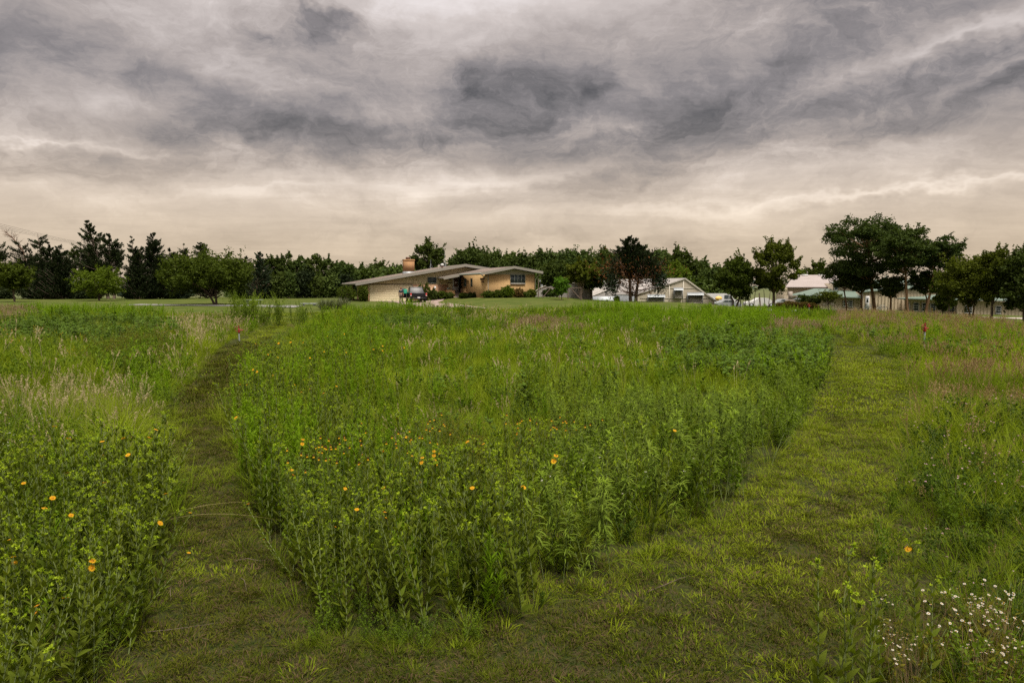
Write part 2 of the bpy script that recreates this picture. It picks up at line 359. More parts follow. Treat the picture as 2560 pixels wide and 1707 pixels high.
M_green = mat('green_metal_roof', (.095, .135, .108), .6, (.115, .155, .125), scale=.6)
M_rooflight = mat('pale_metal_roof', (.25, .215, .20), .6, (.285, .25, .235), scale=.4)
def brickmat(name, a, b, mortar, bw, bh, vertical=False):
    m = bpy.data.materials.new(name); m.use_nodes = True; N = m.node_tree.nodes; L = m.node_tree.links
    b_ = N['Principled BSDF']; b_.inputs['Roughness'].default_value = .9; b_.inputs['Specular IOR Level'].default_value = .15
    t = N.new('ShaderNodeTexCoord'); s_ = N.new('ShaderNodeSeparateXYZ'); c_ = N.new('ShaderNodeCombineXYZ'); ad = N.new('ShaderNodeMath')
    L.new(t.outputs['Object'], s_.inputs[0]); ad.operation = 'ADD'; L.new(s_.outputs[0], ad.inputs[0]); L.new(s_.outputs[1], ad.inputs[1])
    L.new(ad.outputs[0], c_.inputs[0]); L.new(s_.outputs[2], c_.inputs[1])
    br = N.new('ShaderNodeTexBrick'); L.new(c_.outputs[0], br.inputs['Vector']); br.offset = 0.0
    br.inputs['Color1'].default_value = a + (1,); br.inputs['Color2'].default_value = b + (1,); br.inputs['Mortar'].default_value = mortar + (1,)
    br.inputs['Scale'].default_value = 1; br.inputs['Mortar Size'].default_value = .014; br.inputs['Brick Width'].default_value = bw; br.inputs['Row Height'].default_value = bh
    n = N.new('ShaderNodeTexNoise'); L.new(t.outputs['Object'], n.inputs[0]); n.inputs['Scale'].default_value = .6; n.inputs['Detail'].default_value = 5
    mx = N.new('ShaderNodeMix'); mx.data_type = 'RGBA'; mx.blend_type = 'MULTIPLY'; mr = N.new('ShaderNodeMapRange'); L.new(n.outputs[0], mr.inputs[0])
    mr.inputs[1].default_value = .35; mr.inputs[2].default_value = .7; mr.inputs[3].default_value = 0; mr.inputs[4].default_value = .35
    L.new(mr.outputs[0], mx.inputs['Factor']); L.new(br.outputs[0], mx.inputs['A']); mx.inputs['B'].default_value = (.75, .68, .62, 1)
    L.new(mx.outputs['Result'], b_.inputs['Base Color'])
    bp = N.new('ShaderNodeBump'); bp.inputs['Strength'].default_value = .15; bp.inputs['Distance'].default_value = .005; bp.invert = True; L.new(br.outputs['Fac'], bp.inputs['Height']); L.new(bp.outputs[0], b_.inputs['Normal'])
    return m
M_brick = brickmat('cream_brick', (.64, .42, .20), (.60, .39, .185), (.46, .31, .155), .40, .20)
M_brick3 = brickmat('chimney_brick', (.36, .20, .095), (.33, .185, .09), (.25, .16, .09), .40, .20)
M_brick2 = brickmat('pinkish_brick', (.58, .36, .22), (.55, .34, .21), (.45, .29, .19), .22, .22)

# ---------------------------------------------------------------- ground
def axis(lim, fine, n, far):
    a = np.linspace(0, 1, n); g = fine * np.arange(0, int(lim / fine) + 1)
    o = lim + (far - lim) * (np.linspace(0, 1, 40)[1:] ** 3)
    h = np.concatenate([g, o]); return np.concatenate([-h[:0:-1], h])
gx = axis(90, 1.0, 0, 6000); gy = gx.copy(); gy = gy[(gy > -400)]
gy = np.concatenate([gy[gy <= 90], np.arange(91, 135, 1.0), gy[gy > 135]])
X_, Y_ = np.meshgrid(gx, gy); Z_ = zg(X_, Y_)
nx, ny = len(gx), len(gy)
gi = (np.arange(ny - 1)[:, None] * nx + np.arange(nx - 1)[None])
g = MB(); V = np.stack([X_, Y_, Z_], -1).reshape(-1, 3); Fq = np.stack([gi, gi + 1, gi + nx + 1, gi + nx], -1).reshape(-1, 4)
cen = V[Fq].mean(1); g.add(V, Fq); me = g.mesh('ground', [M_ground, M_lawn, M_field], smooth=True)
mi = (np.hypot(cen[:, 0], cen[:, 1]) > 128).astype(np.int32) + (cen[:, 1] > 40); me.polygons.foreach_set('material_index', mi)
ground = bpy.data.objects.new('ground', me); LINK(ground); tag(ground, kind='structure')
def sheet(name, pts, m, lift=.03, step=2.0, **k):
    """a flat strip between two matching edge lines laid over the terrain: pts = [(left xy, right xy), ...]"""
    Vs = []; cols = 7; rows = 0
    P0 = [np.array(a[:2], float) for a, b in pts]; P1 = [np.array(b[:2], float) for a, b in pts]
    for i in range(len(pts) - 1):
        n = max(1, int(np.linalg.norm(P0[i + 1] - P0[i]) / step))
        for j in range(n + (i == len(pts) - 2)):
            t = j / n; a = P0[i] * (1 - t) + P0[i + 1] * t; b = P1[i] * (1 - t) + P1[i + 1] * t
            for c in range(cols):
                q = a + (b - a) * c / (cols - 1); Vs.append((q[0], q[1], zg(q[0], q[1]) + lift)); 
            rows += 1
    idx = (np.arange(rows - 1)[:, None] * cols + np.arange(cols - 1)[None])
    mb = MB().add(Vs, np.stack([idx, idx + 1, idx + cols + 1, idx + cols], -1).reshape(-1, 4))
    return mb.obj(name, m, smooth=True, kind='structure', **k)
# ---------------------------------------------------------------- the ranch house
TH = R(21); HO = P(1219.8, 743.4, 80)
WD = Vector((math.cos(TH), math.sin(TH), 0)); DD = Vector((-math.sin(TH), math.cos(TH), 0))
def HW(u, v, z): return Vector((HO.x, HO.y, 0)) + WD * u + DD * v + Vector((0, 0, z))
house = empty('ranch_house', (HO.x, HO.y, 0), TH, label='low cream brick ranch house with garage, chimney and two low gabled roofs', cat='house')
def hbox(name, a, b, m, parent=house, bev=0, **k):
    o = MB().box(a, b).obj(name, m, parent, **k)
    return bevel(o, bev) if bev else o
def hpris(name, poly, ax, a, b, m, parent=house, **k): return MB().prism(poly, ax, a, b).obj(name, m, parent, **k)
# main body behind: gabled front wall at v = 11
mz = lambda u: 2.72 + (u + 13.69) * .1735            # underside line of the long left slope
mz2 = lambda u: mz(.33) - (u - .33) * .14
main_wall = hpris('wall', [(-12.05, 2.0), (-12.05, mz(-12.05)), (.33, mz(.33)), (3.3, mz2(3.3)), (3.3, 2.0)], 'y', 11.0, 21, M_siding, label='cream lapped siding upper wall')
for k_ in range(17):                                    # lapped boards above the brick
    z0 = 2.92 + k_ * .15
    ua = max(-12.04, -13.69 + (z0 + .16 - 2.72) / .1735 + .02); ub = min(3.2, .33 - (z0 + .16 - mz(.33)) / .14) if z0 + .16 > mz(3.2) - .3 else 3.2
    if z0 + .16 > mz(.33) or ub - ua < .5: break
    if ub > -4.55 and z0 < 3.95 and z0 > 2.88:
        segs = [(ua, -4.58), (-3.2, min(ub, -1.7))] if z0 + .15 > 2.98 else [(ua, min(ub, -1.7))]
    else: segs = [(ua, ub)]
    for (sa, sb) in segs:
        if sb - sa > .3: MB().prism([(11.0, z0), (10.955, z0), (10.975, z0 + .148), (11.0, z0 + .148)], 'x', sa, sb).obj('siding_board', M_siding, house)
hbox('brick_base', (-6.45, 10.93, .3), (-1.15, 11.02, 2.86), M_brick2, label='pinkish brick lower wall')
hbox('brick_pier', (-12.12, 10.9, .3), (-11.98, 11.1, 2.4), M_brick2)
hbox('side_wall', (-12.05, 11.1, .3), (-11.9, 21, 2.0), M_brick2)
hbox('back_wall', (-12.05, 20.8, .3), (5.9, 21, 3.2), M_brick2)
# garage door with its row of panels
gd = hbox('garage_door', (-11.95, 10.95, .68), (-6.55, 11.02, 2.84), M_garage, label='wide cream sectional garage door')
for k_ in range(9):
    z0 = .72 + k_ * .235
    bevel(MB().box((-11.93, 10.90, z0), (-6.57, 10.948, z0 + .222)).obj('door_panel', M_garage, gd), .012, 1)
hbox('door_frame', (-12.0, 10.88, 2.845), (-6.45, 10.99, 2.93), M_brown)
hbox('door_frame', (-6.545, 10.88, .6), (-6.46, 10.99, 2.843), M_trim)
# left carport posts below the deep eave
for uu, vv in ((-13.4, 15), (-12.9, 19)):
    hbox('post', (uu - .12, vv - .12, .3), (uu + .12, vv + .12, 2.75), M_brown)
hbox('carport_wall', (-12.6, 15.0, .3), (-12.06, 15.2, 2.8), M_brick2)
# main roof: two slopes and rake fascias
def slope(name, u0, z0, u1, z1, v0, v1, th, m, parent=house, **k):
    return MB().prism([(u0, z0), (u1, z1), (u1, z1 - th), (u0, z0 - th)], 'y', v0, v1).obj(name, m, parent, **k)
rf = slope('roof', -13.70, 3.06, .33, 5.50, 10.05, 23, .14, M_shingle, label='long low shingled left slope')
slope('roof', .331, 5.50, 4.6, 4.90, 10.05, 23, .14, M_shingle)
slope('rake_fascia', -13.78, 3.07, .33, 5.54, 9.98, 10.047, .36, M_trim2)
slope('rake_fascia', .331, 5.54, 4.6, 4.94, 9.98, 10.047, .36, M_trim2)
slope('eave_fascia', -13.82, 3.06, -13.705, 3.08, 10.05, 23, .26, M_trim2)
# chimney
ch = hbox('chimney', (-6.5, 15.4, 4.62), (-5.15, 16.6, 6.22), M_brick3, label='tan brick chimney')
bevel(MB().box((-6.56, 15.34, 6.05), (-5.09, 16.66, 6.24)).obj('cap_course', M_brick3, ch), .02)
MB().box((-6.54, 15.36, 3.9), (-5.11, 16.64, 4.615)).obj('flashing', M_metal, ch)
MB().box((-6.15, 15.75, 6.24), (-5.65, 16.25, 6.56)).obj('flue', M_brown, ch)
# small two-light window
def window(name, u0, u1, z0, z1, v, parts, frame=M_frame, pane=M_glass, parent=house, w=.06, horiz=0, **k):
    wd = MB().box((u0 - w, v - .05, z0 - w), (u1 + w, v - .03, z1 + w)).obj(name, M_dark, parent, **k)
    fr = MB()
    for (a, b) in (((u0 - w, v - .11, z0 - w), (u1 + w, v - .055, z0)), ((u0 - w, v - .11, z1), (u1 + w, v - .055, z1 + w)), ((u0 - w, v - .11, z0), (u0, v - .055, z1)), ((u1, v - .11, z0), (u1 + w, v - .055, z1))): fr.box(a, b)
    dxx = (u1 - u0) / parts
    for i in range(1, parts): fr.box((u0 + i * dxx - .03, v - .105, z0), (u0 + i * dxx + .03, v - .056, z1))
    for i in range(horiz): zz = z0 + (z1 - z0) * (i + 1) / (horiz + 1); fr.box((u0, v - .10, zz - .02), (u1, v - .057, zz + .02))
    fr.obj('frame', frame, wd)
    for i in range(parts):
        MB().box((u0 + i * dxx + .03, v - .085, z0 + .01), (u0 + (i + 1) * dxx - .03, v - .075, z1 - .01)).obj('pane', pane, wd)
    return wd
window('window', -4.42, -3.36, 3.05, 3.76, 10.99, 2, horiz=0, label='small double window above the brick')
# entry: recessed porch wall, storm door, side light, small roof, planters, steps
hbox('porch_wall', (-1.7, 10.90, 1.2), (.02, 10.94, 4.2), M_siding)
dr = hbox('storm_door', (-1.15, 10.78, 1.83), (-.35, 10.88, 3.80), M_white, label='white storm door with brown upper glass')
MB().box((-1.0, 10.75, 2.55), (-.5, 10.778, 3.66)).obj('glass', M_brown, dr); MB().box((-.80, 10.735, 3.0), (-.62, 10.748, 3.22)).obj('notice', M_white, dr)
MB().box((-1.0, 10.74, 3.05 - .03), (-.5, 10.749, 3.05 + .03 - .02)).obj('rail', M_white, dr)
MB().tube([(-.42, 10.74, 2.6), (-.42, 10.70, 2.65), (-.42, 10.70, 2.78), (-.42, 10.74, 2.82)], .012).obj('handle', M_metal, dr)
hbox('side_light', (-.30, 10.80, 1.83), (-.02, 10.9, 3.95), M_dark, label='dark side light beside the door')
hbox('wall_lamp', (-1.62, 10.72, 3.42), (-1.46, 10.9, 3.62), M_dark)
tag(hbox('address_board', (-1.95, 10.84, 3.05), (-1.2, 10.895, 3.16), M_brown), 'dark board on the porch wall')
for k_ in range(3):
    bevel(hbox('step', (-1.25, 9.35 + k_ * .35, 1.2), (-.15, 10.7, 1.42 + k_ * .17), M_conc), .015)
hbox('planter_wall', (-2.2, 9.3, .9), (-1.27, 10.9, 2.15), M_brick, label='low brick planter left of the steps')
hbox('planter_wall', (-.12, 8.3, 1.0), (.0, 10.6, 2.35), M_brick)
tag(MB().lathe([(0, 0), (.18, 0), (.23, .3), (0, .32)], (-1.9, 10.3, 2.15), 10).obj('planter_pot', M_frame, house), 'green pot on the planter')
# wing in front
wz = lambda u: 4.98 - abs(u - 3.01) * (.162 if u > 3.01 else .195)
hbox('wing_wall', (0, 0, .9), (5.9, 10.9, 4.02), M_brick, label='tan block wall of the front wing')
hpris('gable_panel', [(0.02, 4.025), (5.88, 4.025), (5.88, wz(5.88) - .3), (3.01, 4.68), (0.02, wz(0.02) - .3)], 'y', .03, 10.8, M_trim, label='plain grey gable panel')
hbox('downspout', (-.03, -.09, 1.1), (.05, -.012, 4.1), M_trim)
slope('roof', -.95, wz(-.95), 3.01, 4.98, -.72, 14, .13, M_shingle, label='shingled left slope of the wing')
slope('roof', -3.05, wz(-3.05), -.951, wz(-.951), 8.0, 14, .13, M_shingle)
slope('roof', 3.011, 4.98, 6.6, wz(6.6), -.72, 14, .13, M_shingle)
slope('rake_fascia', -1.02, wz(-1.02) + .03, 3.01, 5.01, -.8, -.722, .30, M_trim2); slope('rake_fascia', 3.011, 5.01, 6.68, wz(6.68) + .03, -.8, -.722, .30, M_trim2)
slope('rake_fascia', -3.1, wz(-3.1) + .03, -1.03, wz(-1.03) + .03, 7.9, 7.997, .34, M_trim2)
slope('gutter', -1.09, wz(-1) + .0, -.955, wz(-1) + .02, -.72, 7.9, .2, M_frame); slope('eave_fascia', -3.17, wz(-3.1), -3.055, wz(-3.1) + .02, 8, 14, .24, M_trim2)
slope('soffit', -.93, wz(-.93) - .16, -.002, wz(-.93) - .16, -.7, 10.5, .02, M_trim2); slope('soffit', 5.91, wz(6.55) - .14, 6.58, wz(6.55) - .14, -.7, 10.5, .02, M_trim2)
MB().tube([(6.55, -.5, wz(6.5) - .2), (6.0, -.15, 3.55), (5.96, -.1, 3.4), (5.96, -.1, 1.3)], .045).obj('downspout', M_trim, house)
MB().tube([(-.95, -.5, 3.95), (-.5, -.3, 3.7), (-.06, -.12, 3.55)], .045).obj('downspout', M_trim, house)
ww = window('window', 2.84, 4.62, 3.04, 3.98, 0.0, 4, parent=house, label='wide four-pane window with pale curtains')
for (a, b) in ((3.2, 3.62), (3.75, 4.1)): MB().box((a, -.073, 3.06), (b, -.068, 3.94)).obj('curtain', M_curtain, ww)
MB().box((2.78, -.16, 2.86), (4.68, -.0, 2.975)).obj('sill', M_conc, ww)
# slot windows and signs on the wing's left side (faces -u)
def side_box(name, v0, v1, z0, z1, m, t=.03, parent=house, **k): return MB().box((-t - .012, v0, z0), (-.012, v1, z1)).obj(name, m, parent, **k)
for (a, b) in ((8.5, 9.4), (5.9, 6.5)):
    sw = side_box('slot_window', a, b, 2.6, 3.62, M_glass, .03, label='narrow slot window')
    MB().box((-.06, a - .06, 2.54), (-.014, a, 3.68)).obj('frame', M_frame, sw); MB().box((-.06, b, 2.54), (-.014, b + .06, 3.68)).obj('frame', M_frame, sw)
side_box('sign_board', 1.1, 2.7, 3.42, 3.62, M_brown, .05, label='brown lettered sign board'); side_box('sign_board', 1.35, 2.05, 3.10, 3.28, M_brown, .05, label='small brown sign board below the larger one')
hbox('porch_rail', (-.9, 7.9, 1.3), (-.84, 8.0, 2.3), M_brown)
# things on the roof
def roof_z(u): return 5.5 - (.33 - u) * .1735
an = empty('antenna_mast', HW(-1.3, 14, roof_z(-1.3)), TH, label='thin antenna mast on a tripod on the house roof', cat='antenna', group='antennas on the house roof')
MB().cyl((0, 0, 0), (0, 0, 1.95), .035, .02, 6).obj('mast', M_metal, an)
for a in range(3): MB().cyl((.45 * math.cos(a * 2.1 + .5), .45 * math.sin(a * 2.1 + .5), -.1), (0, 0, .95), .018, .018, 5).obj('leg', M_metal, an)
an2 = empty('antenna_mast', HW(-2.75, 16, roof_z(-2.75)), TH, label='shorter guyed antenna mast left of the tripod mast', cat='antenna', group='antennas on the house roof')
MB().cyl((0, 0, 0), (0, 0, 1.35), .025, .015, 6).obj('mast', M_metal, an2)
for a in range(3): MB().cyl((.42 * math.cos(a * 2.1), .42 * math.sin(a * 2.1), -.08), (0, 0, .8), .012, .012, 5).obj('leg', M_metal, an2)
tv = empty('turbine_vent', HW(-2.05, 12.6, roof_z(-2.05)), TH, label='round white turbine vent near the roof ridge', cat='roof vent')
MB().cyl((0, 0, 0), (0, 0, .2), .14, .14, 12).obj('collar', M_brown, tv)
fin = MB(); fin.lathe([(.12, .2), (.2, .28), (.22, .36), (.2, .46), (.1, .54), (0, .56)], n=16); fin.obj('turbine_head', M_white, tv, smooth=True)
for k_ in range(8):
    a = k_ * math.pi / 4; MB().box((-.012, .19, .25), (.012, .235, .47)).xf(Matrix.Rotation(a, 4, 'Z')).obj('vane', M_metal, tv)
lp = G(1088, 750); lamp = empty('lamp_post', lp, 0, label='dark lamp post with white lantern beside the drive', cat='lamp post')
MB().cyl((0, 0, 0), (0, 0, 1.35), .04, .035, 8).obj('pole', M_dark, lamp)
MB().lathe([(.05, 1.35), (.11, 1.42), (.14, 1.62), (.05, 1.72), (0, 1.75)], n=8).obj('lantern', M_white, lamp)
# drive, walks, roads
def HG(u, v): p = HW(u, v, 0); return (p.x, p.y)
def xy(q): return (q.x, q.y)
sheet('driveway', [(HG(-11.9, 10.85), HG(-2.4, 9.2)), (xy(G(985, 755.5)), xy(G(1092, 757))), (xy(G(1012, 761)), xy(G(1130, 761))), (xy(G(1045, 767)), xy(G(1190, 768)))], M_pink, .035)
wk = [G(1092, 757), G(1130, 761), G(1170, 766), G(1215, 772)]
sheet('pavement', [((p.x, p.y), (p.x + .05, p.y - .8)) for p in wk], M_conc, .075)
sheet('pavement', [(HG(-2.2, 9.2), HG(-2.2, 8.2)), (HG(-.05, 9.2), HG(-.05, 8.2))], M_conc, .06)
rd = [G(330, 762), G(420, 763), G(500, 763.5), G(640, 765), G(750, 767)]
sheet('road', [((p.x, p.y + 1.9), (p.x, p.y - 1.9)) for p in rd], M_asphalt, .05)
rr = [G(1890, 773), G(1940, 777), G(1990, 782), G(2060, 790)]
sheet('road', [((p.x + 1, p.y + 1.4), (p.x - 1, p.y - 1.4)) for p in rr], M_asphalt, .05)
r3 = [G(2520, 797), G(2600, 800), G(2800, 806)]
sheet('driveway', [((p.x, p.y + 5.0), (p.x, p.y - 2.0)) for p in r3], M_conc, .05)
cp = [G(2050, 773), G(2130, 776), G(2200, 778), G(2300, 783), G(2420, 790), G(2520, 796)]
sheet('pavement', [((p.x - .2, p.y + 1.0), (p.x + .2, p.y - .6)) for p in cp], M_conc, .05)

# ---------------------------------------------------------------- pickup truck
TR = G(1047, 757.5); TR = P(1047, 757.5, 80.3); TR.z = zg(TR.x, TR.y) + .04
tr = empty('pickup_truck', TR, R(15), label='black pickup truck seen from behind with its driver door open', cat='pickup truck')
# local: x right, y forward, rear bumper at y=0
def tb(name, a, b, m, bev=.03, parent=tr, **k): return bevel(MB().box(a, b).obj(name, m, parent, **k), bev)
prof = [(0.15, .55), (0.15, 1.12), (1.9, 1.12), (1.95, 1.15), (2.15, 1.72), (2.45, 1.86), (3.5, 1.86), (3.75, 1.78), (4.3, 1.22), (5.45, 1.12), (5.6, .95), (5.6, .5), (.3, .5)]
body = MB(); body.prism([(0.12, .50), (0.12, 1.12), (1.95, 1.12), (4.35, 1.18), (5.5, 1.08), (5.62, .9), (5.62, .45)], 'x', -.98, .98); bevel(body.obj('body', M_black, tr), .05, 3)
cab = MB(); cab.add([(-.92, 1.9, 1.12), (.92, 1.9, 1.12), (.92, 4.35, 1.15), (-.92, 4.35, 1.15), (-.72, 2.2, 1.84), (.72, 2.2, 1.84), (.72, 3.65, 1.84), (-.72, 3.65, 1.84)],
    [(4, 5, 6, 7), (0, 1, 5, 4), (1, 2, 6, 5), (2, 3, 7, 6), (3, 0, 4, 7)]); bevel(cab.obj('cab', M_black, tr), .05, 3)
tb('tailgate', (-.80, .04, .62), (.80, .115, 1.14), M_black, .02)
tb('bed_rail', (-.97, .12, 1.12), (-.86, 1.9, 1.17), M_black, .015); tb('bed_rail', (.86, .12, 1.12), (.97, 1.9, 1.17), M_black, .015)
tb('bumper', (-.92, -.08, .45), (.92, .10, .60), M_black, .03, label='dark rear bumper')
def quadp(name, pts, m, parent=tr, **k): return MB().add(pts, [(0, 1, 2, 3)]).obj(name, m, parent, **k)
quadp('rear_window', [(-.80, 1.955, 1.22), (.80, 1.955, 1.22), (.66, 2.165, 1.76), (-.66, 2.165, 1.76)], M_tint)
quadp('side_window', [(-.925, 2.2, 1.2), (-.925, 4.0, 1.2), (-.775, 3.6, 1.74), (-.775, 2.4, 1.74)], M_glass); quadp('side_window', [(.925, 2.2, 1.2), (.925, 4.0, 1.2), (.775, 3.6, 1.74), (.775, 2.4, 1.74)], M_glass)
quadp('windscreen', [(-.8, 4.33, 1.2), (.8, 4.33, 1.2), (.68, 3.72, 1.78), (-.68, 3.72, 1.78)], M_glass)
for s in (-1, 1):
    tl = tb('tail_light', (s * .90 - .085, .03, .74), (s * .90 + .085, .14, 1.12), M_redlens, .02); MB().box((s * .90 - .07, .02, .78), (s * .90 + .07, .029, .88)).obj('reverse_lens', M_white, tl)
    tb('headlight', (s * .75 - .16, 5.56, .78), (s * .75 + .16, 5.64, .98), M_white, .02)
pl = tb('licence_plate', (-.16, -.10, .60 - .08), (.16, -.085, .60 + .08), M_white, .004)
tb('step_hitch', (-.05, -.2, .36), (.05, 0, .44), M_dark, .01)
for (wx, wy) in ((-.84, 1.05), (.84, 1.05), (-.84, 4.6), (.84, 4.6)):
    s = -1 if wx < 0 else 1
    wh = bpy.data.objects.new('wheel', None); LINK(wh); wh.parent = tr; wh.location = (wx, wy, .38)
    Mx = Matrix.Rotation(R(90), 4, 'Y')
    MB().lathe([(.24, -.13), (.36, -.13), (.39, -.08), (.39, .08), (.36, .13), (.24, .13)], n=20).xf(Mx).obj('tyre', M_rubber, wh, smooth=True)
    MB().lathe([(0, -.10), (.245, -.12), (.245, .12), (0, .10)], n=14).xf(Mx).obj('rim', M_metal, wh)
hinge = (-.99, 3.9); ca, sa_ = math.cos(R(118)), math.sin(R(118))
dm = MB().box((-.05, -1.05, .5), (.0, 0, 1.15)).xf(Matrix.Translation((hinge[0], hinge[1], 0)) @ Matrix.Rotation(-R(58), 4, 'Z')).obj('door', M_black, tr, label='open driver door'); bevel(dm, .02)
MB().box((-.035, -.98, 1.16), (-.015, -.12, 1.66)).xf(Matrix.Translation((hinge[0], hinge[1], 0)) @ Matrix.Rotation(-R(58), 4, 'Z')).obj('door_glass', M_glass, dm)
tb('mirror', (-1.28, 3.75, 1.2), (-1.05, 3.85, 1.48), M_chrome, .03)
cl = MB()
for i in range(6):
    for j in range(4): pass
gxx, gzz = np.meshgrid(np.linspace(0, .42, 7), np.linspace(0, -.55, 7)); yy = .04 * np.sin(gxx * 22) * (-gzz * 2) 
ii = (np.arange(6)[:, None] * 7 + np.arange(6)[None]); cl.add(np.stack([gxx, yy, gzz], -1).reshape(-1, 3), np.stack([ii, ii + 1, ii + 8, ii + 7], -1).reshape(-1, 4))
co = cl.obj('towel', M_teal, smooth=True, label='teal cloth draped over the open truck door', cat='towel'); sol = co.modifiers.new('s', 'SOLIDIFY'); sol.thickness = .02
co.location = P(1009, 723, 83.2); co.rotation_euler = (0, 0, R(10))

# ---------------------------------------------------------------- person, back to the camera, walking to the truck
M_skin = mat('skin', (.34, .19, .13), .6); M_hair = mat('hair', (.13, .05, .025), .8); M_shirt = mat('navy_shirt', (.018, .020, .030), .9, (.03, .032, .045), scale=9)
M_shirt2 = mat('grey_cloth', (.10, .09, .085), .9, (.14, .125, .115), scale=9); M_pants = mat('brown_trousers', (.06, .045, .035), .9, (.085, .065, .05), scale=6); M_shoe = mat('shoe', (.03, .025, .02), .7)
PR = P(1002.5, 758.5, 79.2); PR.z = zg(PR.x, PR.y) + .04
man = empty('person', PR, R(-6), label='person in navy shirt and brown trousers walking towards the truck, back turned', cat='person')
def skinned(name, verts, edges, radii, m, root=0, parent=man, sub=2):
    me = bpy.data.meshes.new(name); me.from_pydata(verts, edges, []); o = bpy.data.objects.new(name, me); LINK(o); o.parent = parent; me.materials.append(m)
    mo = o.modifiers.new('skin', 'SKIN'); mo.use_smooth_shade = True
    for i, r in enumerate(radii):
        sv = me.skin_vertices[0].data[i]; sv.radius = (r if isinstance(r, tuple) else (r, r)); sv.use_root = (i == root)
    sb = o.modifiers.new('sub', 'SUBSURF'); sb.levels = sub; sb.render_levels = sub
    return o
bv = [(0, 0, .92), (0, 0, 1.1), (0, .01, 1.3), (0, .02, 1.45), (0, .03, 1.54), (0, .05, 1.66), (0, .04, 1.74),
      (-.17, .02, 1.43), (-.24, .0, 1.16), (-.27, .06, .92), (-.28, .09, .82), (.17, .02, 1.43), (.23, .02, 1.16), (.27, .08, .93), (.275, .11, .83),
      (-.10, .01, .86), (-.11, .07, .48), (-.11, -.06, .10), (-.11, .10, .05), (.10, 0, .86), (.12, .12, .48), (.12, .14, .09), (.12, .30, .05)]
be = [(0, 1), (1, 2), (2, 3), (3, 4), (4, 5), (5, 6), (3, 7), (7, 8), (8, 9), (9, 10), (3, 11), (11, 12), (12, 13), (13, 14), (0, 15), (15, 16), (16, 17), (17, 18), (0, 19), (19, 20), (20, 21), (21, 22)]
br_ = [(.13, .10), (.13, .10), (.15, .11), (.12, .09), .055, .095, .08, .065, .045, .035, .035, .065, .045, .035, .035, .095, .06, .04, .035, .095, .06, .04, .035]
skinned('body', bv, be, br_, M_skin)
sh_v = [(0, 0, .98), (0, .0, 1.1), (0, .01, 1.3), (0, .02, 1.45), (0, .03, 1.5), (-.18, .02, 1.43), (-.235, .0, 1.20), (.18, .02, 1.43), (.225, .02, 1.20)]
skinned('shirt', sh_v[1:], [(0, 1), (1, 2), (2, 3), (2, 4), (4, 5), (2, 6), (6, 7)], [(.16, .125), (.175, .13), (.145, .11), .06, .085, .07, .085, .07], M_shirt)
skinned('tied_jacket', [(0, 0, .86), (0, 0, .98), (0, 0, 1.1)], [(0, 1), (1, 2)], [(.17, .14), (.175, .135), (.165, .125)], M_shirt2)
skinned('trousers', [(0, 0, .92), (-.10, .01, .84), (-.11, .07, .48), (-.11, -.05, .12), (.10, 0, .84), (.12, .12, .48), (.12, .13, .12)], [(0, 1), (1, 2), (2, 3), (0, 4), (4, 5), (5, 6)], [(.165, .13), .115, .08, .065, .115, .08, .065], M_pants)
for sx_, sy_ in ((-.11, -.02), (.12, .18)): bevel(MB().box((sx_ - .05, sy_ - .1, 0), (sx_ + .05, sy_ + .17, .09)).obj('shoe', M_shoe, man), .03)
bmh = MB().lathe([(0, .115), (.06, .10), (.095, .05), (.104, 0), (.10, -.06), (.07, -.10)], n=14); bmh.obj('hair', M_hair, man, smooth=True).location = (0, .035, 1.70)
for s in (-1, 1):
    hnd = MB()
    for k_ in range(4): hnd.tube([(0, .03 * (k_ - 1.5) * .6, 0), (.005, .03 * (k_ - 1.5) * .65, -.05), (-.005 * s, .03 * (k_ - 1.5) * .65 + .01, -.085 + .008 * abs(k_ - 1.3))], [.011, .01, .007], 5)
    hnd.tube([(0, .03, .03), (-.01 * s, .055, 0), (-.012 * s, .06, -.025)], [.012, .011, .008], 5)
    o = hnd.obj('fingers', M_skin, man, smooth=True); o.location = (-.285 if s < 0 else .28, .10 if s < 0 else .12, .80)

# ---------------------------------------------------------------- greenhouse and plastic tunnels
GA = R(32)                                     # end wall turned to face right of the camera
go = P(1640, 768, 93); gz = go.z - .3
gh = empty('greenhouse', (go.x, go.y, gz), R(-4), label='lean-to shaped greenhouse with translucent end wall and two fan hoods', cat='greenhouse')
S_ = 93 / F                                     # metres per photo pixel here
def gp(px, py): return ((px - 1640) * S_, (768 - py) * S_ + .3)
L_ = 26; SH = -.42                              # the body runs back to the left
outl = [gp(1590, 775), gp(1590, 737), gp(1710, 698), gp(1783, 752), gp(1783, 775)]
endw = MB().prism(outl, 'y', 0, .06).obj('end_wall', M_poly, gh, label='translucent corrugated end wall')
def shear(mb):                                  # run backwards and to the left
    mb.v = [np.stack([v[:, 0] + v[:, 1] * SH, v[:, 1], v[:, 2]], -1) for v in mb.v]; return mb
a_, b_, c_ = gp(1586, 736.5), gp(1710, 695.5), gp(1787, 752.5)
shear(MB().prism([a_, b_, (b_[0], b_[1] - .1), (a_[0], a_[1] - .1)], 'y', -.15, L_)).obj('roof', M_film, gh, label='white plastic left roof slope')
shear(MB().prism([b_, c_, (c_[0], c_[1] - .1), (b_[0], b_[1] - .1)], 'y', -.15, L_)).obj('roof', M_ghframe, gh, label='long right roof slope')
shear(MB().box((a_[0] + .1, .06, -.5), (a_[0] + .16, L_, a_[1] - .1))).obj('side_wall', M_metal, gh)
for pxx in (1640, 1672, 1706, 1745):
    tpz = np.interp(pxx, [1590, 1710, 1783], [738, 700, 753]); q0 = gp(pxx, 775); q1 = gp(pxx, tpz); MB().box((q0[0] - .05, -.06, q0[1]), (q0[0] + .05, -.002, q1[1])).obj('stud', M_ghframe, gh)
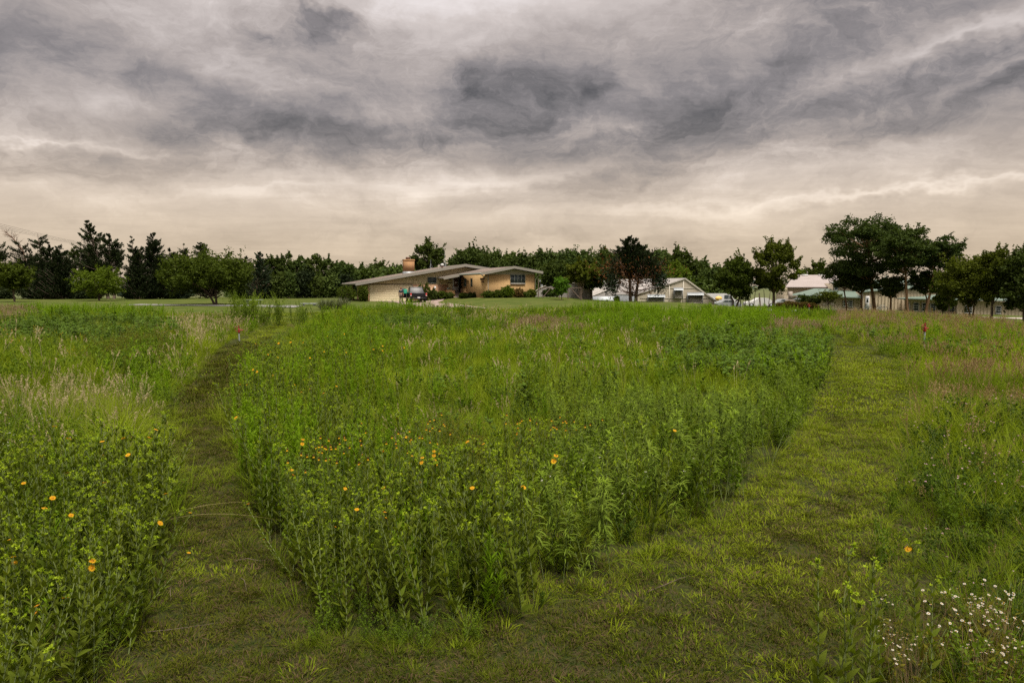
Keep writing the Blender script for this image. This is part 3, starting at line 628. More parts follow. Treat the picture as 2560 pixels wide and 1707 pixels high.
for (xa, ya, xb) in ((1630, 721, 1745), (1600, 746, 1776)):
    q = gp(xa, ya); q2 = gp(xb, ya); MB().box((q[0], -.05, q[1]), (q2[0], -.0015, q[1] + .07)).obj('girt', M_ghframe, gh)
# a rafter band along the rake
for p0, p1 in ((gp(1590, 738), gp(1710, 698)), (gp(1710, 698), gp(1783, 752))):
    MB().tube([(p0[0], -.09, p0[1]), (p1[0], -.09, p1[1])], .07, 6).obj('rake_rail', M_ghframe, gh)
def fan(xa, ya, xb, yb, lab):
    q0 = gp(xa, yb); q1 = gp(xb, ya); w_ = q1[0] - q0[0]
    fb = MB().box((q0[0], -.55, q0[1]), (q1[0], -.061, q1[1])).obj('fan_box', M_metal, gh, label=lab)
    bx = MB().box((q0[0] + .08, -.565, q0[1] + .08), (q1[0] - .08, -.552, q1[1] - .25)).obj('louvre_opening', M_dark, fb)
    n = 6
    for i in range(n):
        zz = q0[1] + .12 + (q1[1] - .3 - q0[1] - .12) * i / n; MB().box((q0[0] + .09, -.60, zz), (q1[0] - .09, -.568, zz + .06)).obj('louvre_slat', M_ghframe, fb)
    MB().prism([(-.5, q1[1] + .22), (-1.0, q1[1] - .12), (-1.0, q1[1] - .17), (-.5, q1[1] + .17)], 'x', q0[0] - .05, q1[0] + .05).obj('hood', M_metal, fb)
fan(1682, 723, 1703, 747, 'small louvred fan box'); fan(1715, 735, 1753, 763, 'large louvred fan box near the low corner'); fan(1618, 740, 1659, 764, 'wide louvred fan box partly behind the cedar')
# long white-film house behind the cedar, and hoop house at left
def hoop(name, px0, px1, base, top, Y, Ln, rz, lab, style='gable', cat='greenhouse'):
    a = P(px0, base, Y); s = Y / F; wdt = (px1 - px0) * s; h = (base - top) * s
    o = empty(name, (a.x, a.y, a.z - .4), rz, label=lab, cat=cat)
    n = 12; out = [(0, 0)]
    for i in range(n + 1):
        t = i / n; out.append((wdt * t, .4 + h * (.45 + .55 * (math.sin(math.pi * t) ** .8 if style == 'hoop' else 1 - abs(2 * t - 1)))))
    out.append((wdt, 0))
    MB().prism(out, 'y', 0, Ln).obj('plastic_cover', M_film, o, smooth=False)
    for k_ in range(int(Ln / 2.5) + 1):
        MB().tube([(x, k_ * 2.5 + .02 if k_ else -.05, z + .02) for x, z in out[1:-1]], .05, 5).obj('rib', M_ghframe, o)
    return o, wdt, h
h1, w1, hh1 = hoop('hoop_house', 1339, 1480, 746, 706, 88, 16, R(-6), 'white plastic hoop house behind the young green tree', 'hoop')
h2, w2, hh2 = hoop('long_tunnel', 1470, 1592, 762, 722, 98, 18, R(14), 'long white film greenhouse half hidden behind the browned cedar', 'gable')
MB().box((-.05, -.35, 0), (w2 + .05, -.28, 1.6)).obj('side_curtain', M_metal, h2)
for pxx, lab in ((1354, 'galvanised vent stack left of the young tree'), (1417, 'galvanised vent stack right of the young tree')):
    q = P(pxx, 706, 90); o = empty('vent_stack', q, 0, label=lab, cat='vent', group='vent stacks on the hoop house')
    MB().cyl((0, 0, -1.2), (0, 0, .1), .17, .17, 10).obj('stack', M_metal, o); MB().lathe([(.30, .06), (.30, .2), (.1, .34), (0, .35)], n=10).obj('cowl', M_metal, o)
fn = G(1346, 745); fence = empty('pipe_fence', (fn.x, fn.y, fn.z), 0, label='dark pipe fence with diagonal braces in front of the hoop house', cat='fence')
for pxx in (1346, 1398, 1420, 1452):
    x = (pxx - 1346) * fn.y / F; z_ = zg(fn.x + x, fn.y) - fn.z; MB().cyl((x, 0, z_ - .2), (x, 0, z_ + (2.2 if pxx == 1346 else 1.5)), .06, .06, 6).obj('post', M_bark, fence)
for (xa, za, xb, zb) in ((1356, 0, 1376, 1.1), (1424, 1.2, 1449, 0)):
    MB().cyl(((xa - 1346) * fn.y / F, .05, za), ((xb - 1346) * fn.y / F, .05, zb), .055, .055, 6).obj('brace', M_bark, fence)
MB().cyl((0, 0, 1.15), (106 * fn.y / F, 0, 1.15), .035, .035, 6).obj('rail', M_bark, fence)

# ---------------------------------------------------------------- long metal-clad building on the right
bo = P(2155, 777, 104)
bd = empty('metal_building', (bo.x, bo.y, bo.z), R(-15), label='long tan metal-clad building with green metal roofs behind the row of locust trees', cat='building')
bM = bd.matrix_basis.copy(); bM = Matrix.Translation(bo) @ Matrix.Rotation(R(-15), 4, 'Z'); bI = bM.inverted()
def bq(px, py, yl):                            # photo pixel -> local x,z on the plane y=yl of the building
    d = Vector(ray(px, py)); o_ = bI @ Vector((0, 0, CZ)); dl = bI.to_3x3() @ d; t = (yl - o_.y) / dl.y; q = o_ + dl * t; return q.x, q.z
def wallribs(name, x0, x1, z0, z1a, z1b, y, depth=.2, lab=None, parent=bd):
    """ribbed steel sheet: the outline steps in and out every 0.3 m, top edge may slope"""
    xs = []; n = max(1, int((x1 - x0) / .42)); w_ = (x1 - x0) / n; 
    for i in range(n):
        a = x0 + i * w_; xs += [(a, 0), (a + w_ * .72, 0), (a + w_ * .76, -.06), (a + w_ * .96, -.06)]
    xs.append((x1, 0)); m_ = MB(); zt = [z1a + (z1b - z1a) * (x - x0) / (x1 - x0) for x, _ in xs]
    Vv = [(x, y + yy, z0) for x, yy in xs] + [(x, y + yy, z) for (x, yy), z in zip(xs, zt)]; k = len(xs)
    m_.add(Vv, [(i, i + 1, k + i + 1, k + i) for i in range(k - 1)])
    o = m_.obj(name, M_tan, parent, label=lab); return o
def section(pxa, pxb, top_a, top_b, y, dep, zb=-3.0, lab=None):
    xa, za = bq(pxa, top_a, y); xb, zb_ = bq(pxb, top_b, y)
    wallribs('wall', xa, xb, zb, za, zb_, y, lab=lab)
    MB().prism([(xa + .02, zb), (xb - .02, zb), (xb - .02, zb_ - .01), (xa + .02, za - .01)], 'y', y + .08, y + dep).obj('wall_core', M_tan, bd)
    return xa, xb, za, zb_
def roofp(pts_px, th=.12, m=M_green, lab=None):
    """a roof plane given by photo pixels with each corner's own depth in the building's frame"""
    V = []
    for px, py, yl in pts_px: x, z = bq(px, py, yl); V.append((x, yl, z))
    V = np.array(V); m_ = MB(); n = len(V); W_ = V - np.array([0, 0, th]); m_.ngon(V); m_.ngon(W_[::-1])
    m_.add(np.concatenate([V, W_]), [(i, (i + 1) % n, n + (i + 1) % n, n + i) for i in range(n)][::1]); return m_.obj('roof', m, bd, label=lab)
# A: low left part with green lean-to roof
A = section(1978, 2160, 741, 743, 1.0, 9, lab='low left wall with bicycles in front')
roofp([(1972, 737.5, .2), (2160, 743.5, .2), (2160, 724, 9), (2036, 721, 9)], lab='green lean-to roof at left')
# B: big pale roof behind
xb0, zb0 = bq(1970, 719, 12); xb1, zb1 = bq(2125, 719, 12)
wallribs('wall', xb0, xb1 + 8, -2, zb0, zb0, 12); MB().box((xb0, 12.1, -2), (xb1 + 8, 30, zb0 - .05)).obj('wall_core', M_tan, bd)
roofp([(1964, 717.5, 11.5), (2180, 717.5, 11.5), (2180, 686, 26), (1985, 687.5, 26)], m=M_rooflight, lab='broad pale pinkish roof')
for pxx in (2012, 2053):
    x, z = bq(pxx, 689, 25); MB().box((x - .5, 24.5, z - .1), (x + .5, 25.5, z + .22)).obj('roof_vent', M_white, bd)
# C: upper middle block with window
C = section(2083, 2160, 708, 708, 7.0, 12, zb=0); roofp([(2076, 706.5, 6.3), (2300, 706.5, 6.3), (2290, 699, 12), (2104, 700, 12)], lab='green roof of the upper middle block')
# D: tall gable part with door
D = section(2158, 2233, 731, 724, .2, 9, lab='tall middle wall with a white door'); D2 = section(2233, 2312, 723, 723, 2.6, 8)
roofp([(2150, 730, -.1), (2234, 722, -.1), (2234, 716, 9), (2150, 724, 9)]); roofp([(2228, 721.5, 2.2), (2320, 720.5, 2.2), (2306, 711, 8), (2270, 711, 8)], lab='short green roof above the lower wing')
# E: lower right wing with the row of windows
E_ = section(2263, 2395, 748, 750, .9, 8, lab='low right wing wall with square windows'); E2 = section(2395, 2560, 751, 757, -.4, 8); E3 = section(2380, 2560, 700, 697, 8.2, 12, zb=0)
roofp([(2241, 745.5, -.4), (2420, 749.5, -.4), (2420, 733, 7.5), (2330, 737, 7.5)], lab='green roof over the lower right wing'); roofp([(2395, 748, -1.2), (2580, 753, -1.2), (2570, 735, 7.5), (2400, 734, 7.5)])
roofp([(2372, 703, 7.6), (2580, 694, 7.6), (2570, 686, 16), (2420, 691, 16)], lab='high green roof at far right')
def bwin(px0, px1, pyt, pyb, y, lab=None):
    xa, zt = bq(px0, pyt, y); xb, zb = bq(px1, pyb, y)
    return window('window', xa, xb, zb, zt, y - .04, 1, frame=M_white, parent=bd, w=.09, horiz=2, label=lab)
for (a, b, t, bt, yy) in ((2109, 2117, 752, 765, 1.0), (2123, 2130, 752, 766, 1.0), (2265, 2272, 757, 774, .9), (2285, 2295, 757, 776, .9), (2306, 2315, 758, 777, .9), (2327, 2337, 759, 778, .9), (2374, 2384, 761, 781, .9), (2413, 2428, 764, 782, -.4), (2490, 2500, 766, 783, -.4)):
    bwin(a, b, t, bt, yy)
xa, zt = bq(2087, 713, 7); xb, zb = bq(2093, 724, 7); window('window', xa, xb, zb, zt, 6.96, 1, frame=M_white, parent=bd, w=.09)
xa, zt = bq(2164, 740, .2); xb, zb = bq(2172, 775, .2)
dr2 = MB().box((xa, .06, zb), (xb, .12, zt)).obj('door', M_white, bd, label='white service door'); MB().box((xa + .12, .04, zt - .95), (xb - .12, .058, zt - .2)).obj('glass', M_glass, dr2)
for pxx in (2261, 2329):
    x, z = bq(pxx, 749, -.2); MB().lathe([(0, -.12), (.1, -.08), (.12, .05), (0, .1)], (x, -.2, z), 8).obj('soffit_lamp', M_white, bd)
x, z = bq(2372, 755, 0)
# porch at far left with stone pier and silver duct
pq = P(1975, 768, 100)
pier = empty('stone_pier', pq, R(-10), label='tan stone pier with lamp beside the silver cowl', cat='pier')
for r_ in range(5): bevel(MB().box((-.7 + .02 * (r_ % 2), -.3, r_ * .3 - .4), (.7 - .02 * (r_ % 2), .3, r_ * .3 - .11)).obj('stone_course', M_conc, pier), .02)
MB().box((-.25, -.2, 1.1), (.25, .2, 2.3)).obj('upper_pier', M_conc, pier)
dq = P(1994, 766, 99); du = empty('metal_duct', dq, R(0), label='bent silver sheet-metal duct standing by the porch', cat='duct')
MB().tube([(.2, 0, -.5), (.2, 0, .55), (.1, 0, .85), (-.1, 0, 1.05), (-.3, 0, 1.12)], [.33, .33, .32, .3, .28], 12).obj('elbow', M_metal, du, smooth=True)
MB().box((-.6, -.3, .95), (.55, .3, 1.12)).obj('flange', M_metal, du)
# AC unit
aq = G(2104, 772); ac = empty('air_conditioner', aq, R(-12), label='white box air conditioner against the low left wall', cat='air conditioner')
bevel(MB().box((-.6, -.35, 0), (.6, .35, .72)).obj('casing', M_white, ac), .04)
for k_ in range(5): MB().box((.0, -.365, .12 + k_ * .11), (.5, -.352, .18 + k_ * .11)).obj('grille_slat', M_metal, ac)

# ---------------------------------------------------------------- vehicles in the car park
def car(name, px, base, Y, lab, cat, van=False, rz=0, scale=1, m=M_white, logo=None):
    q = P(px, base, Y); o = empty(name, q, rz, label=lab, cat=cat); o.scale = (scale,) * 3
    if van: pr = [(-2.6, .35), (-2.62, 1.0), (-2.55, 1.95), (-2.4, 2.05), (.9, 2.05), (1.2, 1.98), (1.75, 1.25), (2.5, 1.0), (2.65, .7), (2.65, .35)]; hw = .98
    else: pr = [(-2.2, .3), (-2.25, .75), (-2.1, .95), (-1.55, 1.0), (-1.0, 1.40), (.35, 1.42), (1.1, .98), (2.0, .85), (2.2, .65), (2.2, .3)]; hw = .88
    bevel(MB().prism(pr, 'y', -hw, hw).obj('body', m, o), .08, 2)
    if van: glasses = [[(1.0, 1.85), (1.62, 1.25), (1.0, 1.25)], [(.25, 1.25), (.95, 1.25), (.95, 1.85), (.25, 1.85)]]
    else: glasses = [[(-1.2, 1.02), (-.9, 1.32), (-.3, 1.35), (-.3, 1.02)], [(-.22, 1.02), (-.22, 1.35), (.3, 1.34), (.85, 1.02)]]
    for gl in glasses:
        MB().prism(gl, 'y', -hw - .012, -hw + .0).obj('side_window', M_glass, o)
    for wx in ((-1.7, 1.75) if van else (-1.4, 1.4)):
        for wy in (-hw + .08, hw - .08):
            wh = bpy.data.objects.new('wheel', None); LINK(wh); wh.parent = o; wh.location = (wx, wy, .34)
            Mx = Matrix.Rotation(R(90), 4, 'X'); MB().lathe([(.2, -.1), (.34, -.1), (.34, .1), (.2, .1)], n=16).xf(Mx).obj('tyre', M_rubber, wh, smooth=True); MB().lathe([(0, -.11), (.2, -.11), (.2, .11), (0, .11)], n=12).xf(Mx).obj('rim', M_metal, wh)
    MB().box((pr[-1][0] - .04, -.6, .55), (pr[-1][0] + .03, -.35, .72)).obj('headlight', M_glass, o); MB().box((pr[-1][0] - .04, .35, .55), (pr[-1][0] + .03, .6, .72)).obj('headlight', M_glass, o)
    if logo: 
        lm = MB(); lm.lathe([(0, 0), (.42, 0), (.42, .01), (0, .01)], n=20); lm.xf(Matrix.Translation((-.6, -hw - .02, 1.35)) @ Matrix.Diagonal((1.25, 1, .8, 1)) @ Matrix.Rotation(R(90), 4, 'X')); lm.obj('logo_panel', logo, o, label='round yellow logo panel')
    return o
M_yel = mat('yellow_logo', (.62, .38, .06), .6, (.7, .5, .2), scale=5)
car('van', 1800, 768, 103, 'white van with a round yellow logo parked at the greenhouse corner', 'van', True, R(3), 1, logo=M_yel)
car('parked_car', 1899, 769, 100, 'white car parked behind the trunks near the hedge', 'car', False, R(175), 1)
car('parked_car', 1818, 770, 100, 'silver car nose parked just in front of the white van', 'car', False, R(10), .85, m=M_metal)
car('parked_car', 1962, 767, 112, 'silver car further back by the stone pier', 'car', False, R(5), .9, m=M_metal)

# ---------------------------------------------------------------- bicycles
def bike(px, base, Y, rz, lab, m=M_dark, tilt=0):
    q = P(px, base, Y); o = empty('bicycle', q, rz, label=lab, cat='bicycle', group='bicycles by the metal building')
    for x in (-.52, .52):
        th = np.linspace(0, 2 * math.pi, 21); wl = bpy.data.objects.new('wheel', None); LINK(wl); wl.parent = o; wl.location = (x, 0, .34)
        MB().tube([(.33 * math.cos(t), 0, .33 * math.sin(t)) for t in th], .022, 5, cap=False).obj('tyre', M_rubber, wl)
        s_ = MB()
        for t in th[:-1:2]: s_.cyl((0, 0, 0), (.32 * math.cos(t), 0, .32 * math.sin(t)), .004, .004, 3)
        s_.obj('spokes', M_metal, wl, kind='stuff')
    fr = MB()
    for a, b in (((-.52, 0, .34), (-.1, 0, .3)), ((-.1, 0, .3), (-.22, 0, .82)), ((-.52, 0, .34), (-.2, 0, .75)), ((-.1, 0, .3), (.35, 0, .72)), ((-.2, 0, .75), (.32, 0, .80)), ((.32, 0, .88), (.52, 0, .34))): fr.cyl(a, b, .022, .022, 6)
    fr.obj('frame', m, o); bevel(MB().box((-.34, -.06, .86), (-.1, .06, .91)).obj('saddle', M_dark, o), .02)
    MB().tube([(.32, 0, .86), (.30, 0, .98), (.36, .25, 1.0)], .015, 5).obj('handlebar', M_dark, o); MB().tube([(.30, 0, .98), (.36, -.25, 1.0)], .015, 5).obj('handlebar', M_dark, o)
    return o
M_bikeb = mat('blue_grey_frame', (.25, .3, .36), .3)
bike(2169, 777, 98, R(-10), 'blue-grey bicycle left of the thick locust trunk', M_bikeb); bike(2186, 777, 98.5, R(-14), 'dark bicycle behind the thick locust trunk'); bike(2203, 777, 98, R(-8), 'pale bicycle right of the thick locust trunk', M_metal)
bike(2072, 766, 104, R(-15), 'dark bicycle leaning on the low left wall')
kq = P(2208, 778, 97); rk = empty('bike_rack', kq, R(-10), label='low metal bike rack beside the bicycles', cat='bike rack')
for x in (-.55, .55): MB().cyl((x, 0, -.1), (x, 0, .55), .03, .03, 6).obj('post', M_dark, rk)
MB().cyl((-.55, 0, .55), (.55, 0, .55), .03, .03, 6).obj('rail', M_dark, rk)

# ---------------------------------------------------------------- yard hydrants
def hydrant(px, pyt, Y, lab, H=1.0):
    x = P(px, pyt, Y).x; zt = P(px, pyt, Y).z; z0 = zg(x, Y); H = zt - z0
    o = empty('yard_hydrant', (x, Y, z0), R(20), label=lab, cat='water hydrant', group='red yard hydrants along the mown paths')
    MB().cyl((0, 0, -.1), (0, 0, H - .34), .033, .033, 10).obj('standpipe', M_metal, o)
    bevel(MB().box((-.05, -.05, H - .36), (.05, .05, H - .14)).obj('head', M_red, o), .02, 2)
    MB().tube([(0, 0, H - .16), (0, 0, H - .02), (.02, 0, H)], [.03, .03, .04], 8).obj('plunger', M_red, o)
    th = np.linspace(-.6, 3.6, 12)
    MB().tube([(-.07 - .11 * math.sin(t), 0, H - .17 + .12 * math.cos(t)) for t in th], .014, 6).obj('lever', M_red, o)
    MB().tube([(.04, 0, H - .22), (.13, 0, H - .22), (.19, 0, H - .23)], [.028, .026, .03], 8).obj('spout', M_red, o)
    return o
hydrant(2313, 808, 28.5, 'tall red yard hydrant standing in the tan grass on the right'); hydrant(597, 814, 33, 'red yard hydrant on a grey pipe beside the left mown path'); hydrant(2023, 759, 68, 'small distant red yard hydrant in front of the clipped hedge')
cq = G(1987, 789); cv = empty('well_cap', cq, 0, label='small white domed well cap beside the far road', cat='well cap')
MB().lathe([(.26, -.1), (.26, .18), (.34, .2), (.34, .3), (.2, .44), (0, .48)], n=14).obj('dome', M_white, cv, smooth=True); MB().cyl((0, 0, -.2), (0, 0, .16), .2, .2, 10).obj('casing', M_metal, cv)
pq = P(1903, 760, 88); po = empty('wooden_post', (pq.x, pq.y, pq.z - 1.2), 0, label='leaning pinkish wooden post among the thin trunks', cat='post'); MB().tube([(-.0, 0, 0), (-.3, 0, 2.6)], [.1, .085], 8).obj('shaft', M_barkl, po)
# low slab tables left of the yucca
for (pxa, pxb, py, Y) in ((612, 655, 749, 78), (752, 792, 758, 72)):
    a = P(pxa, py, Y); b = P(pxb, py, Y); z0 = zg(a.x, Y)
    o = empty('slab_table', ((a.x + b.x) / 2, Y, z0), 0, label='low blue-grey slab table %s' % ('among the tall feathery weeds' if pxa < 700 else 'left of the grey spiky yucca clump'), cat='table', group='low slab tables at the far edge of the meadow')
    hw = (b.x - a.x) / 2; hz = a.z - z0; bevel(MB().box((-hw, -.4, hz - .08), (hw, .4, hz)).obj('slab', M_metal, o), .02)
    for s in (-1, 1): MB().box((s * hw * .7 - .06, -.3, -.1), (s * hw * .7 + .06, .3, hz - .081)).obj('leg', M_metal, o)
# power lines and their poles
pp = []; PA = R(18)
for (x, y, ztop, lab) in ((-60, 66, 11.6, 'wooden utility pole beyond the left edge of the view'), (-88.8, 150, 11.3, 'wooden utility pole hidden behind the tall cedar'), (-115, 227, 10.6, 'wooden utility pole far behind the cedar row')):
    z0 = zg(x, y); top = ztop - z0; o = empty('utility_pole', (x, y, z0), PA, label=lab, cat='utility pole', group='utility poles carrying the power lines')
    MB().cyl((0, 0, -.5), (0, 0, top), .16, .11, 8).obj('pole', M_bark, o); MB().box((-1.3, -.06, top - .6), (1.3, .06, top - .45)).obj('crossarm', M_bark, o)
    for s in (-1.2, -.4, .4, 1.2): MB().cyl((s, 0, top - .45), (s, 0, top - .3), .04, .03, 6).obj('insulator', M_metal, o)
    pp.append((x, y, ztop - .3))
for j, s in enumerate((-1.2, -.4, .4, 1.2)):
    for (a, b) in ((pp[0], pp[1]), (pp[1], pp[2])):
        cx, sx = math.cos(PA) * s, math.sin(PA) * s; t = np.linspace(0, 1, 12)
        pts = [(a[0] + (b[0] - a[0]) * q + cx, a[1] + (b[1] - a[1]) * q + sx, a[2] + (b[2] - a[2]) * q - 2.0 * q * (1 - q)) for q in t]
        MB().tube(pts, .013, 4).obj('power_line', M_dark, label='thin dark power line across the sky at upper left', cat='power line', group='power lines above the cedars')
# ---------------------------------------------------------------- trees
LF = {
 'cedar': leafmat('cedar_foliage', (.008, .014, .006), (.026, .036, .012), .12, .7, .1, 1.0),
 'cedar2': leafmat('cedar_foliage_grey', (.014, .024, .014), (.035, .05, .024), .12, .7, .1, 1.0),
 'oak': leafmat('oak_foliage', (0.018, 0.032, 0.007), (0.058, 0.078, 0.015), .2, .55, .1, 1.0),
 'mid': leafmat('mid_foliage', (.022, .038, .005), (.062, .082, .010), .3, .5, .1, 1.0),
 'light': leafmat('light_foliage', (.040, .068, .006), (.095, .130, .012), .35, .5, .1, 1.0),
 'bright': leafmat('bright_foliage', (.05, .11, .012), (.10, .19, .02), .4, .5, .1, 1.0),
 'wood': leafmat('wood_foliage', (0.022, 0.04, 0.009), (0.07, 0.098, 0.022), .2, .6, .15, 1.0),
 'wood2': leafmat('wood_foliage_pale', (.03, .05, .012), (.07, .095, .022), .25, .6, .15, 1.0),
 'locust': leafmat('locust_foliage', (0.016, 0.03, 0.008), (0.052, 0.074, 0.016), .25, .55, .1, 1.0),
 'olive': leafmat('olive_foliage', (.034, .048, .006), (.085, .100, .012), .3, .55, .1, 1.0),
 'rust': leafmat('rust_foliage', (.05, .022, .008), (.10, .045, .018), .2, .8, .1, 1.0),
 'hedge': leafmat('hedge_foliage', (.045, .040, .008), (.11, .065, .022), .2, .7, .1, 1.0),
 'yucca': leafmat('yucca_leaves', (.07, .09, .045), (.16, .165, .10), .15, .6, .1, 1.0),
}
def tree(name, px, base, top, wpx, Y, style, leaf, label, cat='tree', group=None, bark=None, seed=0, n=5000, lsize=.2, trunk_r=.16, clear=.25, lean=0, root_px=None, trunks=1, dead=0, base_z=None, parent_scale=1):
    g = np.random.default_rng(seed + 1000)
    b = P(px, base, Y); zb = zg(b.x, Y) if base_z is None else base_z
    H = P(px, top, Y).z - zb; Wd = wpx * Y / F
    o = empty(name, (b.x, Y, zb), 0, label=label, cat=cat, group=group)
    tk = MB(); clumps = []
    rx0 = 0 if root_px is None else (root_px - px) * Y / F
    cx = lambda t: rx0 * (1 - t) ** 1.5 + lean * H * t ** 2
    if style in ('round', 'open', 'spread'):
        nb = {'round': 74, 'open': 40, 'spread': 54}[style]; n = int(n * 1.3)
        zc = H * (clear + (1 - clear) * .52); rz = H * (1 - clear) * .5; rr = Wd / 2
        ends = []
        while len(ends) < nb:
            q = g.uniform(-1, 1, 3)
            if style == 'spread':
                q[2] = g.uniform(-1, 1); r = np.hypot(q[0], q[1]); lim = np.interp(q[2], (-1, -.3, .3, .75, 1), (.35, .85, 1.0, .8, .35))
                if r > lim or r < lim * .2: continue
            elif np.linalg.norm(q) > 1 or np.linalg.norm(q) < .35: continue
            ends.append((q[0] * rr * .86 + cx(1), q[1] * rr * .86, zc + q[2] * rz * .88))
        ends = np.array(ends)
        tr_top = H * (clear + .35 * (1 - clear)) if style != 'spread' else H * .7
        for k in range(trunks):
            off = (k - (trunks - 1) / 2) * trunk_r * 5
            t = np.linspace(0, 1, 7); pts = [(cx(q * .8) + off * (.3 + q * 1.5) + g.normal(0, .04), g.normal(0, .04), tr_top * q - .15 * (q == 0)) for q in t]
            tk.tube(pts, trunk_r * (1 - .6 * t) / (trunks ** .4) + .03 * (t == 0), 7)
        for e in ends:
            h0 = min(tr_top * .95, max(H * clear * .75, e[2] - .45 * np.hypot(e[0] - cx(.6), e[1]) - .3)); q = h0 / tr_top
            a = np.array([cx(q * .8), 0, h0]); m_ = (a + e) / 2 + np.array([0, 0, .12 * np.linalg.norm(e - a)]) * (1 if style != 'spread' else -.6)
            tt = np.linspace(0, 1, 5)[:, None]; pts = (1 - tt) ** 2 * a + 2 * tt * (1 - tt) * m_ + tt ** 2 * e
            tk.tube(pts, np.linspace(trunk_r * .42, .02, 5), 4, cap=False)
        cr = Wd * {'round': .115, 'open': .10, 'spread': .12}[style]; fl = {'round': .75, 'open': .8, 'spread': .38}[style]
        per = n // nb; C = []; 
        for e in ends:
            d = g.normal(size=(per, 3)); d /= np.linalg.norm(d, axis=1)[:, None]; r = g.uniform(0, 1, per) ** .45 * cr * g.uniform(.7, 1.3)
            C.append(e + d * r[:, None] * np.array([1, 1, fl]))
            for _ in range({'round': 2, 'open': 2, 'spread': 1}[style]):     # ragged sprays that leave the clump
                dr_ = (e - np.array([cx(.6), 0, zc * .8])); dr_ = dr_ / np.linalg.norm(dr_) + g.normal(0, .3, 3) + np.array([0, 0, .15]); m2 = per // 10
                C.append(e + dr_ * (g.uniform(.4, {'round': 1.25, 'open': 1.4, 'spread': .9}[style], m2)[:, None] * min(cr, .9)) + g.normal(0, cr * .16, (m2, 3)))
        m3 = int(n * {'round': .35, 'open': .12, 'spread': .18}[style]); q3 = g.normal(size=(m3, 3)); q3 /= np.linalg.norm(q3, axis=1)[:, None]; q3 *= g.uniform(0, 1, m3)[:, None] ** .4
        C.append(q3 * [rr * .8, rr * .8, rz * .8] + [cx(.8), 0, zc])
        C = np.concatenate(C); keep = C[:, 2] > H * clear * .6; C = C[keep]
        Vq, Fq = quads(C, lsize * g.uniform(.6, 1.3, len(C)), 1.5, g=g); cm = MB().add(Vq, Fq)
    elif style in ('cedar', 'cedarsparse', 'cedarwide'):
        lean_ = lean; pk = []
        t = np.linspace(0, 1, 9)
        for k in range(trunks):
            off = (k - (trunks - 1) / 2) * Wd * .22
            tk.tube([(cx(q) + off * (.4 + q * .6) + g.normal(0, .03), g.normal(0, .05), H * (1 - .14 * k) * .97 * q - .2 * (q == 0)) for q in t], trunk_r * (1 - .92 * t), 6)
        nb = {'cedar': 230, 'cedarsparse': 90, 'cedarwide': 260}[style]; C = []; A = []
        ph = g.uniform(0, 6.28, 3)
        for i in range(nb):
            tz = 1 - (1 - clear) * (g.uniform(0, 1) ** (.55 if style != 'cedarsparse' else .75))
            azm = g.uniform(0, 6.28)
            pr_ = {'cedar': (1 - tz) ** .62 * .95 + .04, 'cedarsparse': (.35 + .6 * math.sin(math.pi * min(1, tz * .85))) * (1 - tz ** 3) ** .8 + .06, 'cedarwide': np.interp(tz, (0, .15, .45, .6, .8, 1), (.6, .85, 1, .62, .42, .08))}[style]
            pr_ *= 1 + .28 * math.sin(azm * 2 + ph[0] + tz * 5) + .15 * math.sin(azm * 5 + ph[1])
            rr = Wd / 2 * pr_ * g.uniform(.65, 1.08); k = g.integers(trunks); off = (k - (trunks - 1) / 2) * Wd * .22
            if trunks > 1: rr *= .75
            z0 = tz * H * (1 - .14 * k)
            up = rr * g.uniform(.2, .75)
            e = np.array([cx(tz) + off * (.4 + tz * .6) + math.cos(azm) * rr + (lean * 1.2 * rr), math.sin(azm) * rr, min(z0 + up, H * .99)]); a = np.array([cx(tz) + off * (.4 + tz * .6), 0, z0 - .1 * rr])
            tt = np.linspace(0, 1, 4)[:, None]; m_ = (a + e) / 2 - np.array([0, 0, .12 * rr]); pts = (1 - tt) ** 2 * a + 2 * tt * (1 - tt) * m_ + tt ** 2 * e
            tk.tube(pts, np.linspace(.05, .012, 4), 3, cap=False)
            per = int(n * 1.35) // nb; u = g.uniform(.3 if style != 'cedarsparse' else .5, 1.05, per)[:, None]
            B = (1 - u) ** 2 * a + 2 * u * (1 - u) * m_ + u ** 2 * e; wdt = .19 * (rr + .25) * (1.2 - u)
            C.append(B + g.normal(size=(per, 3)) * wdt * np.array([1, 1, .8])); dd = (e - a); dd = dd / np.linalg.norm(dd) + np.array([0, 0, .5]); A.append(np.repeat(dd[None], per, 0))
        C = np.concatenate(C); A = np.concatenate(A); Vq, Fq = quads(C, lsize * .72 * g.uniform(.5, 1.1, len(C)), 2.8, axis=A, spread=.5, g=g); cm = MB().add(Vq, Fq)
    elif style == 'shrub':
        C = g.normal(size=(n, 3)); C /= np.linalg.norm(C, axis=1)[:, None]; C *= g.uniform(.35, 1, n)[:, None] ** .5
        C *= (1 + .22 * np.sin(C[:, :1] * 7 + seed) * np.cos(C[:, 2:] * 6 + seed * 2) + .1 * g.normal(size=(n, 1)))
        C = C * np.array([Wd / 2, min(Wd / 2, 1.2), H * .52]) + np.array([0, 0, H * .5]); C = C[C[:, 2] > .02]
        Vq, Fq = quads(C, lsize * g.uniform(.6, 1.3, len(C)), 1.6, g=g); cm = MB().add(Vq, Fq)
        for k in range(9):
            a = g.uniform(0, 6.28); tk.tube([(0, 0, -.05), (math.cos(a) * Wd * .12, math.sin(a) * .2, H * .4), (math.cos(a) * Wd * .33, math.sin(a) * .5, H * .8)], [.03, .02, .008], 4)
